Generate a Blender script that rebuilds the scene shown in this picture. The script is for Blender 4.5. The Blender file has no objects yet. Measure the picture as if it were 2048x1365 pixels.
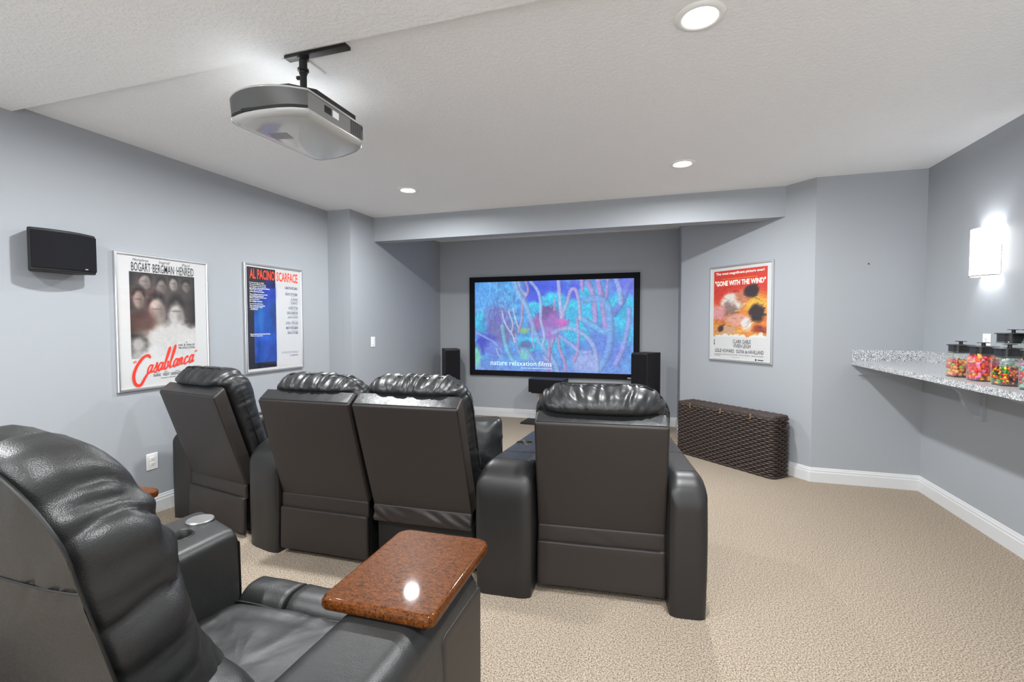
import bpy, bmesh, math, random
import numpy as np
from mathutils import Vector, Matrix, noise

# ------------------------------------------------------------------ camera, world, lights' exposure
SC = bpy.context.scene
COL = SC.collection
HC = 1.4412
cam_d = bpy.data.cameras.new('camera')
cam = bpy.data.objects.new('camera', cam_d)
COL.objects.link(cam)
YAW, PITCH, ROLL = -0.3019, -0.0370, -0.0012
f_ = Vector((math.sin(YAW) * math.cos(PITCH), math.cos(YAW) * math.cos(PITCH), math.sin(PITCH)))
r_ = Vector((math.cos(YAW), -math.sin(YAW), 0))
u_ = r_.cross(f_)
r2 = math.cos(ROLL) * r_ + math.sin(ROLL) * u_
u2 = -math.sin(ROLL) * r_ + math.cos(ROLL) * u_
cam.matrix_world = Matrix(((r2.x, u2.x, -f_.x, 0), (r2.y, u2.y, -f_.y, 0), (r2.z, u2.z, -f_.z, HC), (0, 0, 0, 1)))
cam_d.sensor_width = 36.0
cam_d.lens = 947.94 / 2048 * 36
cam_d.clip_start = 0.02
SC.camera = cam

SC.view_settings.view_transform = 'Standard'
SC.view_settings.look = 'None'
SC.view_settings.gamma = 1
SC.view_settings.use_curve_mapping = False
SC.view_settings.exposure = 0.8
WORLD_STRENGTH = 1.75      # ambient fill added through the unbuilt rear side of the room
DOWNLIGHT_W = 30.0
SCONCE_W = 2.2
SC.cycles.max_bounces = 10
SC.cycles.diffuse_bounces = 6
SC.cycles.glossy_bounces = 4
SC.cycles.transparent_max_bounces = 24
SC.cycles.sample_clamp_indirect = 4.0
SC.cycles.use_denoising = True

w = bpy.data.worlds.new('world')
SC.world = w
w.use_nodes = True
w.node_tree.nodes['Background'].inputs[0].default_value = (0.965, 0.985, 1.0, 1)
w.node_tree.nodes['Background'].inputs[1].default_value = WORLD_STRENGTH

# ------------------------------------------------------------------ helpers
def lin(c):
    c = c / 255.0
    return c / 12.92 if c <= 0.04045 else ((c + 0.055) / 1.055) ** 2.4

def rgb(r, g, b):
    return (lin(r), lin(g), lin(b), 1.0)

def new_mat(name):
    m = bpy.data.materials.new(name)
    m.use_nodes = True
    nt = m.node_tree
    return m, nt, nt.nodes['Principled BSDF']

def node(nt, t, **kw):
    n = nt.nodes.new(t)
    for k, v in kw.items():
        setattr(n, k, v)
    return n

def mat(name, col, rough=0.5, metal=0.0, spec=0.5, bump=None, var=None, coat=0.0, emit=None):
    """bump=(scale, strength, dist)  var=(scale, colour2, detail)"""
    m, nt, b = new_mat(name)
    b.inputs['Base Color'].default_value = col
    b.inputs['Roughness'].default_value = rough
    b.inputs['Metallic'].default_value = metal
    b.inputs['Specular IOR Level'].default_value = spec
    if coat:
        b.inputs['Coat Weight'].default_value = coat
        b.inputs['Coat Roughness'].default_value = 0.05
    tc = node(nt, 'ShaderNodeTexCoord')
    if var:
        n = node(nt, 'ShaderNodeTexNoise')
        n.inputs['Scale'].default_value = var[0]
        n.inputs['Detail'].default_value = var[2] if len(var) > 2 else 4
        nt.links.new(tc.outputs['Object'], n.inputs['Vector'])
        r = node(nt, 'ShaderNodeValToRGB')
        r.color_ramp.elements[0].position = 0.35
        r.color_ramp.elements[1].position = 0.65
        r.color_ramp.elements[0].color = col
        r.color_ramp.elements[1].color = var[1]
        nt.links.new(n.outputs['Fac'], r.inputs['Fac'])
        nt.links.new(r.outputs['Color'], b.inputs['Base Color'])
    if bump:
        n = node(nt, 'ShaderNodeTexNoise')
        n.inputs['Scale'].default_value = bump[0]
        n.inputs['Detail'].default_value = 3
        nt.links.new(tc.outputs['Object'], n.inputs['Vector'])
        bp = node(nt, 'ShaderNodeBump')
        bp.inputs['Strength'].default_value = bump[1]
        bp.inputs['Distance'].default_value = bump[2]
        nt.links.new(n.outputs['Fac'], bp.inputs['Height'])
        nt.links.new(bp.outputs['Normal'], b.inputs['Normal'])
    if emit:
        b.inputs['Emission Color'].default_value = emit[0]
        b.inputs['Emission Strength'].default_value = emit[1]
    return m

def clear_mat(name, tint, face=0.05, edge=0.5, rough=0.03, gloss_col=(1, 1, 1, 1)):
    """thin clear sheet: see-through with a gloss that grows to the rim"""
    m = bpy.data.materials.new(name)
    m.use_nodes = True
    nt = m.node_tree
    nt.nodes.clear()
    out = node(nt, 'ShaderNodeOutputMaterial')
    tr = node(nt, 'ShaderNodeBsdfTransparent')
    tr.inputs[0].default_value = tint
    gl = node(nt, 'ShaderNodeBsdfGlossy')
    gl.inputs['Color'].default_value = gloss_col
    gl.inputs['Roughness'].default_value = rough
    lw = node(nt, 'ShaderNodeLayerWeight')
    lw.inputs['Blend'].default_value = 0.35
    mr = node(nt, 'ShaderNodeMapRange')
    mr.inputs['To Min'].default_value = face
    mr.inputs['To Max'].default_value = edge
    nt.links.new(lw.outputs['Facing'], mr.inputs['Value'])
    mx = node(nt, 'ShaderNodeMixShader')
    nt.links.new(mr.outputs[0], mx.inputs[0])
    nt.links.new(tr.outputs[0], mx.inputs[1])
    nt.links.new(gl.outputs[0], mx.inputs[2])
    nt.links.new(mx.outputs[0], out.inputs[0])
    return m

def obj(name, verts, faces, material=None, parent=None, smooth=False, sharp=None):
    me = bpy.data.meshes.new(name)
    me.from_pydata([tuple(v) for v in verts], [], [tuple(f) for f in faces])
    if smooth:
        me.polygons.foreach_set('use_smooth', [True] * len(me.polygons))
        if sharp:
            me.set_sharp_from_angle(angle=math.radians(sharp))
    me.update()
    return link(name, me, material, parent)

def link(name, me, material=None, parent=None):
    o = bpy.data.objects.new(name, me)
    COL.objects.link(o)
    if material is not None and not me.materials:
        me.materials.append(material)
    if parent is not None:
        o.parent = parent
    return o

def thing(name, label, cat, loc=(0, 0, 0), rz=0.0, group=None):
    o = bpy.data.objects.new(name, None)
    COL.objects.link(o)
    o.location = loc
    o.rotation_euler = (0, 0, rz)
    o.empty_display_size = 0.1
    return tag(o, label, cat, group)

def tag(o, label=None, cat=None, group=None, kind=None):
    if label: o['label'] = label
    if cat: o['category'] = cat
    if group: o['group'] = group
    if kind: o['kind'] = kind
    return o

class MB:
    """collects simple shapes into one mesh"""
    def __init__(s):
        s.v, s.f = [], []
    def add(s, v, f):
        n = len(s.v)
        s.v += [tuple(p) for p in v]
        s.f += [tuple(i + n for i in q) for q in f]
        return s
    def box(s, a, b):
        x0, y0, z0 = a
        x1, y1, z1 = b
        return s.add([(x0, y0, z0), (x1, y0, z0), (x1, y1, z0), (x0, y1, z0), (x0, y0, z1), (x1, y0, z1), (x1, y1, z1), (x0, y1, z1)],
                     [(0, 3, 2, 1), (4, 5, 6, 7), (0, 1, 5, 4), (1, 2, 6, 5), (2, 3, 7, 6), (3, 0, 4, 7)])
    def prism(s, poly, z0, z1):
        n = len(poly)
        v = [(p[0], p[1], z0) for p in poly] + [(p[0], p[1], z1) for p in poly]
        f = [tuple(range(n - 1, -1, -1)), tuple(range(n, 2 * n))]
        f += [(i, (i + 1) % n, n + (i + 1) % n, n + i) for i in range(n)]
        return s.add(v, f)
    def tube(s, pts, r, n=8, closed=False, flat=1.0, up=Vector((0, 0, 1))):
        pts = [Vector(p) for p in pts]
        m = len(pts)
        v, f = [], []
        for i, p in enumerate(pts):
            a = pts[(i - 1) % m] if (closed or i > 0) else p
            b = pts[(i + 1) % m] if (closed or i < m - 1) else p
            t = (b - a).normalized()
            x = t.cross(up)
            if x.length < 1e-4: x = t.cross(Vector((1, 0, 0)))
            x.normalize()
            y = x.cross(t)
            for k in range(n):
                an = 2 * math.pi * k / n
                v.append(p + x * (r * math.cos(an)) + y * (r * flat * math.sin(an)))
        for i in range(m if closed else m - 1):
            j = (i + 1) % m
            for k in range(n):
                l = (k + 1) % n
                f.append((i * n + k, j * n + k, j * n + l, i * n + l))
        if not closed:
            f.append(tuple(range(n)))
            f.append(tuple(reversed(range((m - 1) * n, m * n))))
        return s.add(v, f)
    def lathe(s, prof, n=32, c=(0, 0, 0), cap=True):
        v, f = [], []
        for r, z in prof:
            for k in range(n):
                an = 2 * math.pi * k / n
                v.append((c[0] + r * math.cos(an), c[1] + r * math.sin(an), c[2] + z))
        for i in range(len(prof) - 1):
            for k in range(n):
                l = (k + 1) % n
                f.append((i * n + k, i * n + l, (i + 1) * n + l, (i + 1) * n + k))
        if cap:
            f.append(tuple(reversed(range(n))))
            f.append(tuple(range((len(prof) - 1) * n, len(prof) * n)))
        return s.add(v, f)
    def rbox(s, c, h, r, nd=(6, 6, 6), fn=None):
        v, f = rbox(h, r, nd)
        v = v + np.array(c)
        if fn: v = np.array([fn(*p) for p in v])
        return s.add(v, f)
    def build(s, name, material, parent=None, smooth=False, sharp=40):
        return obj(name, s.v, s.f, material, parent, smooth, sharp)

def rbox(h, r, nd):
    """rounded box, half sizes h, radii r (number or triple), divisions nd"""
    h = np.array(h, float)
    r = np.minimum(np.array(r if hasattr(r, '__len__') else (r, r, r), float), h * 0.999)
    def axis(i):
        n = nd[i]
        a = np.linspace(0, 1, 5)
        e = (1 - np.cos(a * math.pi / 2)) if False else a
        left = -h[i] + r[i] * e
        mid = np.linspace(-h[i] + r[i], h[i] - r[i], n + 1)[1:-1]
        return np.concatenate([left, mid, -left[::-1]])
    A = [axis(i) for i in range(3)]
    idx, V, F = {}, [], []
    def vid(p):
        k = tuple(np.round(p, 7))
        if k not in idx:
            idx[k] = len(V)
            V.append(p)
        return idx[k]
    for ax in range(3):
        b, c = (ax + 1) % 3, (ax + 2) % 3
        for sg in (-1, 1):
            B, C = A[b], A[c]
            ids = np.zeros((len(B), len(C)), int)
            for i, x in enumerate(B):
                for j, y in enumerate(C):
                    p = np.zeros(3)
                    p[ax], p[b], p[c] = sg * h[ax], x, y
                    ids[i, j] = vid(p)
            for i in range(len(B) - 1):
                for j in range(len(C) - 1):
                    q = (ids[i, j], ids[i + 1, j], ids[i + 1, j + 1], ids[i, j + 1])
                    F.append(q if sg > 0 else q[::-1])
    V = np.array(V)
    inner = np.clip(V, -(h - r), h - r)
    d = (V - inner) / r
    # map the cube corner evenly on a ball
    L = np.linalg.norm(d, axis=1, keepdims=True)
    M = np.abs(d).max(axis=1, keepdims=True)
    dd = np.where(L > 1e-9, d / np.maximum(L, 1e-9) * np.where(M > 0, 1.0, 0), 0)
    return inner + dd * r, F

def catmull(pts, n=8, closed=False):
    P = [np.array(p, float) for p in pts]
    m = len(P)
    out = []
    for i in range(m if closed else m - 1):
        p0 = P[(i - 1) % m] if closed or i > 0 else P[i]
        p1, p2 = P[i], P[(i + 1) % m]
        p3 = P[(i + 2) % m] if closed or i + 2 < m else p2
        for k in range(n):
            t = k / n
            out.append(0.5 * ((2 * p1) + (-p0 + p2) * t + (2 * p0 - 5 * p1 + 4 * p2 - p3) * t * t + (-p0 + 3 * p1 - 3 * p2 + p3) * t ** 3))
    if not closed: out.append(P[-1])
    return out

def resample(pts, n, closed=True):
    P = np.array([list(p) for p in pts], float)
    if closed: P = np.vstack([P, P[:1]])
    s = np.concatenate([[0], np.cumsum(np.linalg.norm(np.diff(P, axis=0), axis=1))])
    t = np.linspace(0, s[-1], n + 1 if closed else n)
    q = np.stack([np.interp(t, s, P[:, k]) for k in range(P.shape[1])], 1)
    return (q[:-1] if closed else q), s[-1]

def roundrect(w, h, r, n=6):
    """closed outline; r = (bottom-left, bottom-right, top-right, top-left)"""
    out = []
    cs = [(-w / 2, -h / 2, 1, 1, r[0], 180), (w / 2, -h / 2, -1, 1, r[1], 270), (w / 2, h / 2, -1, -1, r[2], 0), (-w / 2, h / 2, 1, -1, r[3], 90)]
    for x, y, sx, sy, rr, a0 in cs:
        for k in range(n + 1):
            a = math.radians(a0 + 90 * k / n)
            out.append((x + sx * rr + rr * math.cos(a), y + sy * rr + rr * math.sin(a)))
    return out

def sstep(a, b, x):
    t = min(1, max(0, (x - a) / (b - a)))
    return t * t * (3 - 2 * t)

RINGS = [0, .012, .03, .055, .085, .12, .16, .21, .27, .34, .42, .52, .63, .75, .88]
def puffy(outline, front, back, te=0.3, N=180, fold=None, warp=None, seam=0.0, te_front=None):
    """stuffed leather pad.  outline in (u,w); front/back(u,w)->thickness; fold(u,w,arc,t,side)->displacement
    warp(u,w,d)->(x,y,z).  returns verts, faces"""
    P, Ltot = resample(outline, N)
    c = (P.max(0) + P.min(0)) / 2
    T = np.roll(P, -1, 0) - np.roll(P, 1, 0)
    T /= np.linalg.norm(T, axis=1)[:, None]
    NRM = np.stack([T[:, 1], -T[:, 0]], 1)
    V, F = [], []
    def ring(t, side):
        e = min(t / (te_front if te_front and side > 0 else te), 1)
        prof = math.sqrt(max(0, 1 - (1 - e) ** 2))
        ids = []
        for i in range(N):
            p = c + (P[i] - c) * (1 - t)
            arc = i / N * Ltot
            hh = front(*p) if side > 0 else back(*p)
            d = side * hh * prof
            if fold:
                q = fold(p[0], p[1], arc, t, side)
                nr = NRM[i] * (1 - e)
                p = p + nr * q
                d += side * prof * q
            if seam and t == 0:
                p = p - NRM[i] * seam
            ids.append(len(V))
            V.append(warp(p[0], p[1], d) if warp else (p[0], p[1], d))
        return ids
    edge = ring(0, 1)
    for side in (1, -1):
        prev = edge
        for t in RINGS[1:]:
            cur = ring(t, side)
            for i in range(N):
                j = (i + 1) % N
                q = (prev[i], prev[j], cur[j], cur[i])
                F.append(q if side > 0 else q[::-1])
            prev = cur
        hh = front(*c) if side > 0 else back(*c)
        V.append(warp(c[0], c[1], side * hh) if warp else (c[0], c[1], side * hh))
        k = len(V) - 1
        for i in range(N):
            j = (i + 1) % N
            F.append((prev[i], prev[j], k) if side > 0 else (prev[j], prev[i], k))
    return V, F

def nz(x, y, z=0.0):
    return noise.noise(Vector((x, y, z)))

def ridge(x, y, z=0.0):
    return 1 - 2 * abs(nz(x, y, z))

# ------------------------------------------------------------------ materials
def build_wall_mat():
    m, nt, b = new_mat('blue_grey_paint')
    b.inputs['Base Color'].default_value = rgb(158, 162, 167)
    b.inputs['Roughness'].default_value = 0.55
    b.inputs['Specular IOR Level'].default_value = 0.3
    tc = node(nt, 'ShaderNodeTexCoord')
    n = node(nt, 'ShaderNodeTexNoise'); n.inputs['Scale'].default_value = 260; n.inputs['Detail'].default_value = 2
    bp = node(nt, 'ShaderNodeBump'); bp.inputs['Strength'].default_value = 0.08; bp.inputs['Distance'].default_value = 0.002
    nt.links.new(tc.outputs['Object'], n.inputs['Vector'])
    nt.links.new(n.outputs['Fac'], bp.inputs['Height'])
    nt.links.new(bp.outputs['Normal'], b.inputs['Normal'])
    return m

def build_ceiling_mat():
    m, nt, b = new_mat('knockdown_white_ceiling')
    b.inputs['Roughness'].default_value = 0.85
    b.inputs['Specular IOR Level'].default_value = 0.1
    tc = node(nt, 'ShaderNodeTexCoord')
    n = node(nt, 'ShaderNodeTexNoise'); n.inputs['Scale'].default_value = 55; n.inputs['Detail'].default_value = 4
    n.inputs['Roughness'].default_value = 0.6
    r = node(nt, 'ShaderNodeValToRGB')
    r.color_ramp.elements[0].position = 0.42; r.color_ramp.elements[1].position = 0.6
    nt.links.new(tc.outputs['Object'], n.inputs['Vector'])
    nt.links.new(n.outputs['Fac'], r.inputs['Fac'])
    bp = node(nt, 'ShaderNodeBump'); bp.inputs['Strength'].default_value = 0.35; bp.inputs['Distance'].default_value = 0.006
    nt.links.new(r.outputs['Color'], bp.inputs['Height'])
    nt.links.new(bp.outputs['Normal'], b.inputs['Normal'])
    b.inputs['Base Color'].default_value = rgb(240, 241, 242)
    return m

def build_carpet_mat():
    m, nt, b = new_mat('beige_loop_carpet')
    b.inputs['Roughness'].default_value = 0.95
    b.inputs['Specular IOR Level'].default_value = 0.05
    tc = node(nt, 'ShaderNodeTexCoord')
    v = node(nt, 'ShaderNodeTexVoronoi'); v.inputs['Scale'].default_value = 170
    n = node(nt, 'ShaderNodeTexNoise'); n.inputs['Scale'].default_value = 150; n.inputs['Detail'].default_value = 5; n.inputs['Roughness'].default_value = 0.8
    nt.links.new(tc.outputs['Object'], v.inputs['Vector'])
    nt.links.new(tc.outputs['Object'], n.inputs['Vector'])
    r = node(nt, 'ShaderNodeValToRGB')
    e = r.color_ramp.elements
    e[0].position = 0.40; e[0].color = rgb(88, 70, 52)
    e[1].position = 0.60; e[1].color = rgb(204, 192, 177)
    x = e.new(0.48); x.color = rgb(160, 145, 127)
    nt.links.new(n.outputs['Fac'], r.inputs['Fac'])
    nt.links.new(r.outputs['Color'], b.inputs['Base Color'])
    mx = node(nt, 'ShaderNodeMath', operation='ADD')
    nt.links.new(v.outputs['Distance'], mx.inputs[0])
    nt.links.new(n.outputs['Fac'], mx.inputs[1])
    bp = node(nt, 'ShaderNodeBump'); bp.inputs['Strength'].default_value = 0.7; bp.inputs['Distance'].default_value = 0.006
    nt.links.new(mx.outputs[0], bp.inputs['Height'])
    nt.links.new(bp.outputs['Normal'], b.inputs['Normal'])
    return m

def build_leather(name, col, rough, grain=260, gs=0.25, soft=18, ss=0.25, sheen=0.5):
    m, nt, b = new_mat(name)
    b.inputs['Base Color'].default_value = col
    b.inputs['Roughness'].default_value = rough
    b.inputs['Specular IOR Level'].default_value = sheen
    tc = node(nt, 'ShaderNodeTexCoord')
    v = node(nt, 'ShaderNodeTexVoronoi'); v.inputs['Scale'].default_value = grain
    v.feature = 'F1'
    n = node(nt, 'ShaderNodeTexNoise'); n.inputs['Scale'].default_value = soft; n.inputs['Detail'].default_value = 5
    nt.links.new(tc.outputs['Object'], v.inputs['Vector'])
    nt.links.new(tc.outputs['Object'], n.inputs['Vector'])
    b1 = node(nt, 'ShaderNodeBump'); b1.inputs['Strength'].default_value = gs; b1.inputs['Distance'].default_value = 0.0015
    b2 = node(nt, 'ShaderNodeBump'); b2.inputs['Strength'].default_value = ss; b2.inputs['Distance'].default_value = 0.008
    nt.links.new(n.outputs['Fac'], b2.inputs['Height'])
    nt.links.new(v.outputs['Distance'], b1.inputs['Height'])
    nt.links.new(b2.outputs['Normal'], b1.inputs['Normal'])
    nt.links.new(b1.outputs['Normal'], b.inputs['Normal'])
    return m

def build_burl():
    m, nt, b = new_mat('polished_burl_wood')
    tc = node(nt, 'ShaderNodeTexCoord')
    mp = node(nt, 'ShaderNodeMapping'); mp.inputs['Scale'].default_value = (30, 52, 28)
    n = node(nt, 'ShaderNodeTexNoise'); n.inputs['Scale'].default_value = 2.6; n.inputs['Detail'].default_value = 8; n.inputs['Distortion'].default_value = 1.6
    n.inputs['Roughness'].default_value = 0.66
    nt.links.new(tc.outputs['Object'], mp.inputs['Vector'])
    nt.links.new(mp.outputs['Vector'], n.inputs['Vector'])
    r = node(nt, 'ShaderNodeValToRGB')
    e = r.color_ramp.elements
    e[0].position = 0.38; e[0].color = rgb(40, 19, 6)
    e[1].position = 0.64; e[1].color = rgb(106, 60, 20)
    x = e.new(0.47); x.color = rgb(76, 39, 12)
    nt.links.new(n.outputs['Fac'], r.inputs['Fac'])
    nt.links.new(r.outputs['Color'], b.inputs['Base Color'])
    b.inputs['Roughness'].default_value = 0.4
    b.inputs['Specular IOR Level'].default_value = 0.08
    b.inputs['Coat Weight'].default_value = 0.22
    b.inputs['Coat Roughness'].default_value = 0.05
    n2 = node(nt, 'ShaderNodeTexNoise'); n2.inputs['Scale'].default_value = 420; n2.inputs['Detail'].default_value = 2
    bp = node(nt, 'ShaderNodeBump'); bp.inputs['Strength'].default_value = 0.05; bp.inputs['Distance'].default_value = 0.0006
    nt.links.new(tc.outputs['Object'], n2.inputs['Vector'])
    nt.links.new(n2.outputs['Fac'], bp.inputs['Height'])
    nt.links.new(bp.outputs['Normal'], b.inputs['Normal'])
    return m

def build_granite():
    m, nt, b = new_mat('speckled_grey_laminate')
    tc = node(nt, 'ShaderNodeTexCoord')
    n = node(nt, 'ShaderNodeTexNoise'); n.inputs['Scale'].default_value = 170; n.inputs['Detail'].default_value = 3; n.inputs['Roughness'].default_value = 0.7
    nt.links.new(tc.outputs['Object'], n.inputs['Vector'])
    r = node(nt, 'ShaderNodeValToRGB')
    e = r.color_ramp.elements
    e[0].position = 0.38; e[0].color = rgb(70, 72, 76)
    e[1].position = 0.6; e[1].color = rgb(236, 237, 238)
    x = e.new(0.47); x.color = rgb(150, 152, 155)
    y = e.new(0.53); y.color = rgb(186, 188, 190)
    nt.links.new(n.outputs['Fac'], r.inputs['Fac'])
    nt.links.new(r.outputs['Color'], b.inputs['Base Color'])
    b.inputs['Roughness'].default_value = 0.28
    return m

WALL = build_wall_mat()
CEIL = build_ceiling_mat()
CARPET = build_carpet_mat()
TRIM = mat('white_trim_paint', rgb(206, 207, 208), 0.35, bump=(40, 0.03, 0.002))
LEATHER = build_leather('black_leather', rgb(32, 33, 34), 0.37, grain=230, gs=0.10, soft=16, ss=0.35)
LEATHER_SOFT = build_leather('worn_black_leather', rgb(36, 36, 36), 0.40, grain=430, gs=0.22, soft=26, ss=0.16)
VINYL = build_leather('charcoal_brown_vinyl', rgb(46, 41, 39), 0.44, grain=420, gs=0.12, soft=7, ss=0.10, sheen=0.4)
VINYL_ARM = build_leather('charcoal_vinyl', rgb(33, 32, 32), 0.40, grain=420, gs=0.10, soft=6, ss=0.12)
PIPING = mat('black_piping', rgb(22, 22, 22), 0.4, bump=(300, 0.1, 0.001))
DARK = mat('matt_black', rgb(18, 18, 19), 0.6, bump=(200, 0.1, 0.001))
BLACK_CLOTH = mat('black_speaker_cloth', rgb(30, 30, 34), 0.9, spec=0.15, bump=(900, 0.4, 0.002), var=(500, rgb(22, 22, 25)))
SPEAKER_WOOD = mat('black_ash_speaker', rgb(30, 28, 30), 0.5, bump=(90, 0.12, 0.001), var=(40, rgb(38, 35, 36)))
BURL = build_burl()
GRANITE = build_granite()
STEEL = mat('brushed_steel', rgb(190, 190, 190), 0.3, metal=1.0, bump=(500, 0.1, 0.0005))
SILVER = mat('satin_silver_frame', rgb(206, 207, 208), 0.32, metal=0.85, bump=(300, 0.05, 0.0005))
WHITE_PLASTIC = mat('white_plastic', rgb(236, 236, 234), 0.35, bump=(80, 0.02, 0.001))
SLOT = mat('dark_slot', rgb(40, 38, 36), 0.6, bump=(80, 0.02, 0.001))
WICKER = mat('brown_wicker', rgb(48, 38, 34), 0.5, var=(60, rgb(70, 57, 51)), bump=(160, 0.3, 0.002))
WICKER_IN = mat('dark_wicker_core', rgb(26, 19, 16), 0.8, bump=(100, 0.2, 0.002))
TIE = mat('tan_tie_cord', rgb(150, 120, 90), 0.8, bump=(300, 0.3, 0.001))
PJ_DARK = mat('projector_dark_grey', rgb(84, 84, 84), 0.35, bump=(400, 0.04, 0.0005))
PJ_LIGHT = mat('projector_silver', rgb(176, 176, 175), 0.14, coat=0.6, bump=(3, 0.02, 0.003))
PJ_SIDE = mat('projector_side_grey', rgb(128, 128, 127), 0.3, bump=(300, 0.03, 0.0005))
BLACK_METAL = mat('black_powder_coat', rgb(26, 25, 24), 0.4, bump=(300, 0.1, 0.0005))
YELLOW = mat('yellow_sticker', rgb(214, 196, 84), 0.5, bump=(80, 0.02, 0.0005))
SHADE = mat('lit_white_glass', rgb(250, 250, 250), 0.3, emit=((1, 0.99, 0.98, 1), 4.5), bump=(50, 0.02, 0.001))
GLOW = mat('downlight_lens', rgb(250, 250, 250), 0.3, emit=((1, 0.985, 0.95, 1), 14.0), bump=(50, 0.02, 0.001))
SCREEN_FRAME = mat('black_velvet_frame', rgb(12, 12, 18), 0.7, spec=0.2, bump=(500, 0.2, 0.001))
GLAZE = clear_mat('acrylic_glazing', (1, 1, 1, 1), 0.015, 0.25, 0.02)
JAR = clear_mat('clear_plastic_jar', (0.95, 0.985, 0.975, 1), 0.05, 0.55, 0.06)
LID = mat('black_plastic_lid', rgb(34, 34, 36), 0.35, bump=(200, 0.05, 0.0005))
WOOD_PAINT = mat('grey_painted_bracket', rgb(160, 164, 170), 0.45, bump=(60, 0.05, 0.001))

# ------------------------------------------------------------------ room shell
H = 2.74
XL, XB, XR = -3.670, -3.364, 2.146
Yb, Yf, Yk, Yr = 4.628, 5.102, 6.934, 4.888
P1 = (0.243, 6.074)
P2 = (1.325, 4.888)
Y0 = -2.6
SOFF_Y, SOFF_Z = 1.843, 2.70

def wall(name, a, b, z0=0.0, z1=H, t=0.12, m=WALL):
    """wall whose room face runs a->b with the room on its right-hand side"""
    a, b = Vector((a[0], a[1])), Vector((b[0], b[1]))
    d = (b - a).normalized()
    n = Vector((-d.y, d.x))
    poly = [a, b, b + n * t, a + n * t]
    o = MB().prism([(p.x, p.y) for p in poly], z0, z1).build(name, m)
    return tag(o, kind='structure')

def flip(o):
    return o
# walls go clockwise seen from above so that the room lies on the right
wall('wall_left', (XL, Y0), (XL, Yb))
wall('wall_left_bump', (XL - 0.12, Yb), (XB - 0.1195, Yb))
wall('wall_alcove_left', (XB, Yb), (XB, Yk))
wall('wall_front', (XB - 0.12, Yk), (P1[0] + 0.12, Yk))
wall('wall_alcove_right', (P1[0], Yk), P1, t=0.10)
wall('wall_angled', P1, P2)
wall('wall_front_right', P2, (XR + 0.12, Yr))
wall('wall_right', (XR, Yr + 0.12), (XR, Y0))

def room_poly(z):
    return [(XL, Y0), (XL, Yb), (XB, Yb), (XB, Yk), (P1[0], Yk), P1, P2, (XR, Yr), (XR, Y0)]
pf = [(XL - .1, Y0), (XL - .1, Yk + .1), (XR + .1, Yk + .1), (XR + .1, Y0)]
tag(MB().prism(pf, -0.1, 0).build('floor', CARPET), kind='structure')
tag(MB().prism(pf, H, H + 0.1).build('ceiling', CEIL), kind='structure')
tag(MB().box((XL + .001, Y0, SOFF_Z), (XR - .001, SOFF_Y, H - .0005)).build('ceiling_soffit', CEIL), kind='structure')
ZB = 2.451
tag(MB().prism([(XB, Yf), (1.13, Yf), (0.9855, 5.260), (XB, 5.260)], ZB, H).build('ceiling_beam', WALL), kind='structure')

BASE_PROF = [(0, 0), (0.016, 0), (0.016, 0.088), (0.012, 0.094), (0.012, 0.108), (0.008, 0.114), (0.006, 0.126), (0, 0.13)]
def baseboard(name, pts):
    """moulding along a poly-line, room on the right-hand side"""
    pts = [Vector((p[0], p[1])) for p in pts]
    n = len(pts)
    rows = []
    for i, p in enumerate(pts):
        d0 = (p - pts[i - 1]).normalized() if i > 0 else None
        d1 = (pts[i + 1] - p).normalized() if i < n - 1 else None
        if d0 is None: d0 = d1
        if d1 is None: d1 = d0
        n0, n1 = Vector((d0.y, -d0.x)), Vector((d1.y, -d1.x))
        m = (n0 + n1).normalized()
        k = 1.0 / max(0.3, m.dot(n0))
        rows.append([(p.x + m.x * k * o, p.y + m.y * k * o, z) for o, z in BASE_PROF])
    v = [q for r in rows for q in r]
    L = len(BASE_PROF)
    f = []
    for i in range(n - 1):
        for j in range(L - 1):
            f.append((i * L + j, i * L + j + 1, (i + 1) * L + j + 1, (i + 1) * L + j))
    f.append(tuple(range(L))[::-1]); f.append(tuple(range((n - 1) * L, n * L)))
    return tag(obj(name, v, f, TRIM), kind='structure')

baseboard('baseboard_left', [(XL, Y0), (XL, Yb), (XB, Yb), (XB, Yk - .016)])
baseboard('baseboard_front', [(XB + .016, Yk), (P1[0], Yk)])
baseboard('baseboard_right', [(P1[0], Yk - .017), P1, P2, (XR, Yr), (XR, Y0)])
# nail hole left in the pale wall section
tag(MB().lathe([(0.001, 0), (0.005, 0), (0.006, 0.004), (0.002, 0.008)], 10).build('nail', BLACK_METAL, None, True), 'small dark nail left in the bare wall right of the red poster', 'nail')
bpy.data.objects['nail'].matrix_world = Matrix.Translation((1.732, Yr, 1.957)) @ Matrix.Rotation(math.pi / 2, 4, 'X')

# ------------------------------------------------------------------ ceiling downlights
def downlight(x, y, label, z=H):
    t = thing('recessed_light', label, 'ceiling light', (x, y, z), 0, 'recessed downlights in the ceiling')
    MB().lathe([(0.064, -0.0005), (0.066, -0.007), (0.080, -0.011), (0.098, -0.008), (0.103, -0.0002)], 48, cap=False).build('trim_ring', WHITE_PLASTIC, t, True, 60)
    MB().lathe([(0.001, -0.0045), (0.064, -0.0045), (0.064, -0.001)], 48).build('lens', GLOW, t, True)
    ld = bpy.data.lights.new('downlight_glow', 'AREA')
    ld.shape = 'DISK'
    ld.size = 0.115
    ld.energy = DOWNLIGHT_W
    ld.color = (0.96, 0.985, 1.0)
    ld.spread = math.radians(175)
    lo = bpy.data.objects.new('downlight_glow', ld)
    COL.objects.link(lo)
    lo.parent = t
    lo.location = (0, 0, -0.009)
    return t
downlight(0.150, 2.197, 'white recessed downlight nearest the camera, at top of the frame')
downlight(0.164, 4.137, 'white recessed downlight before the beam, above the red poster side')
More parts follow.
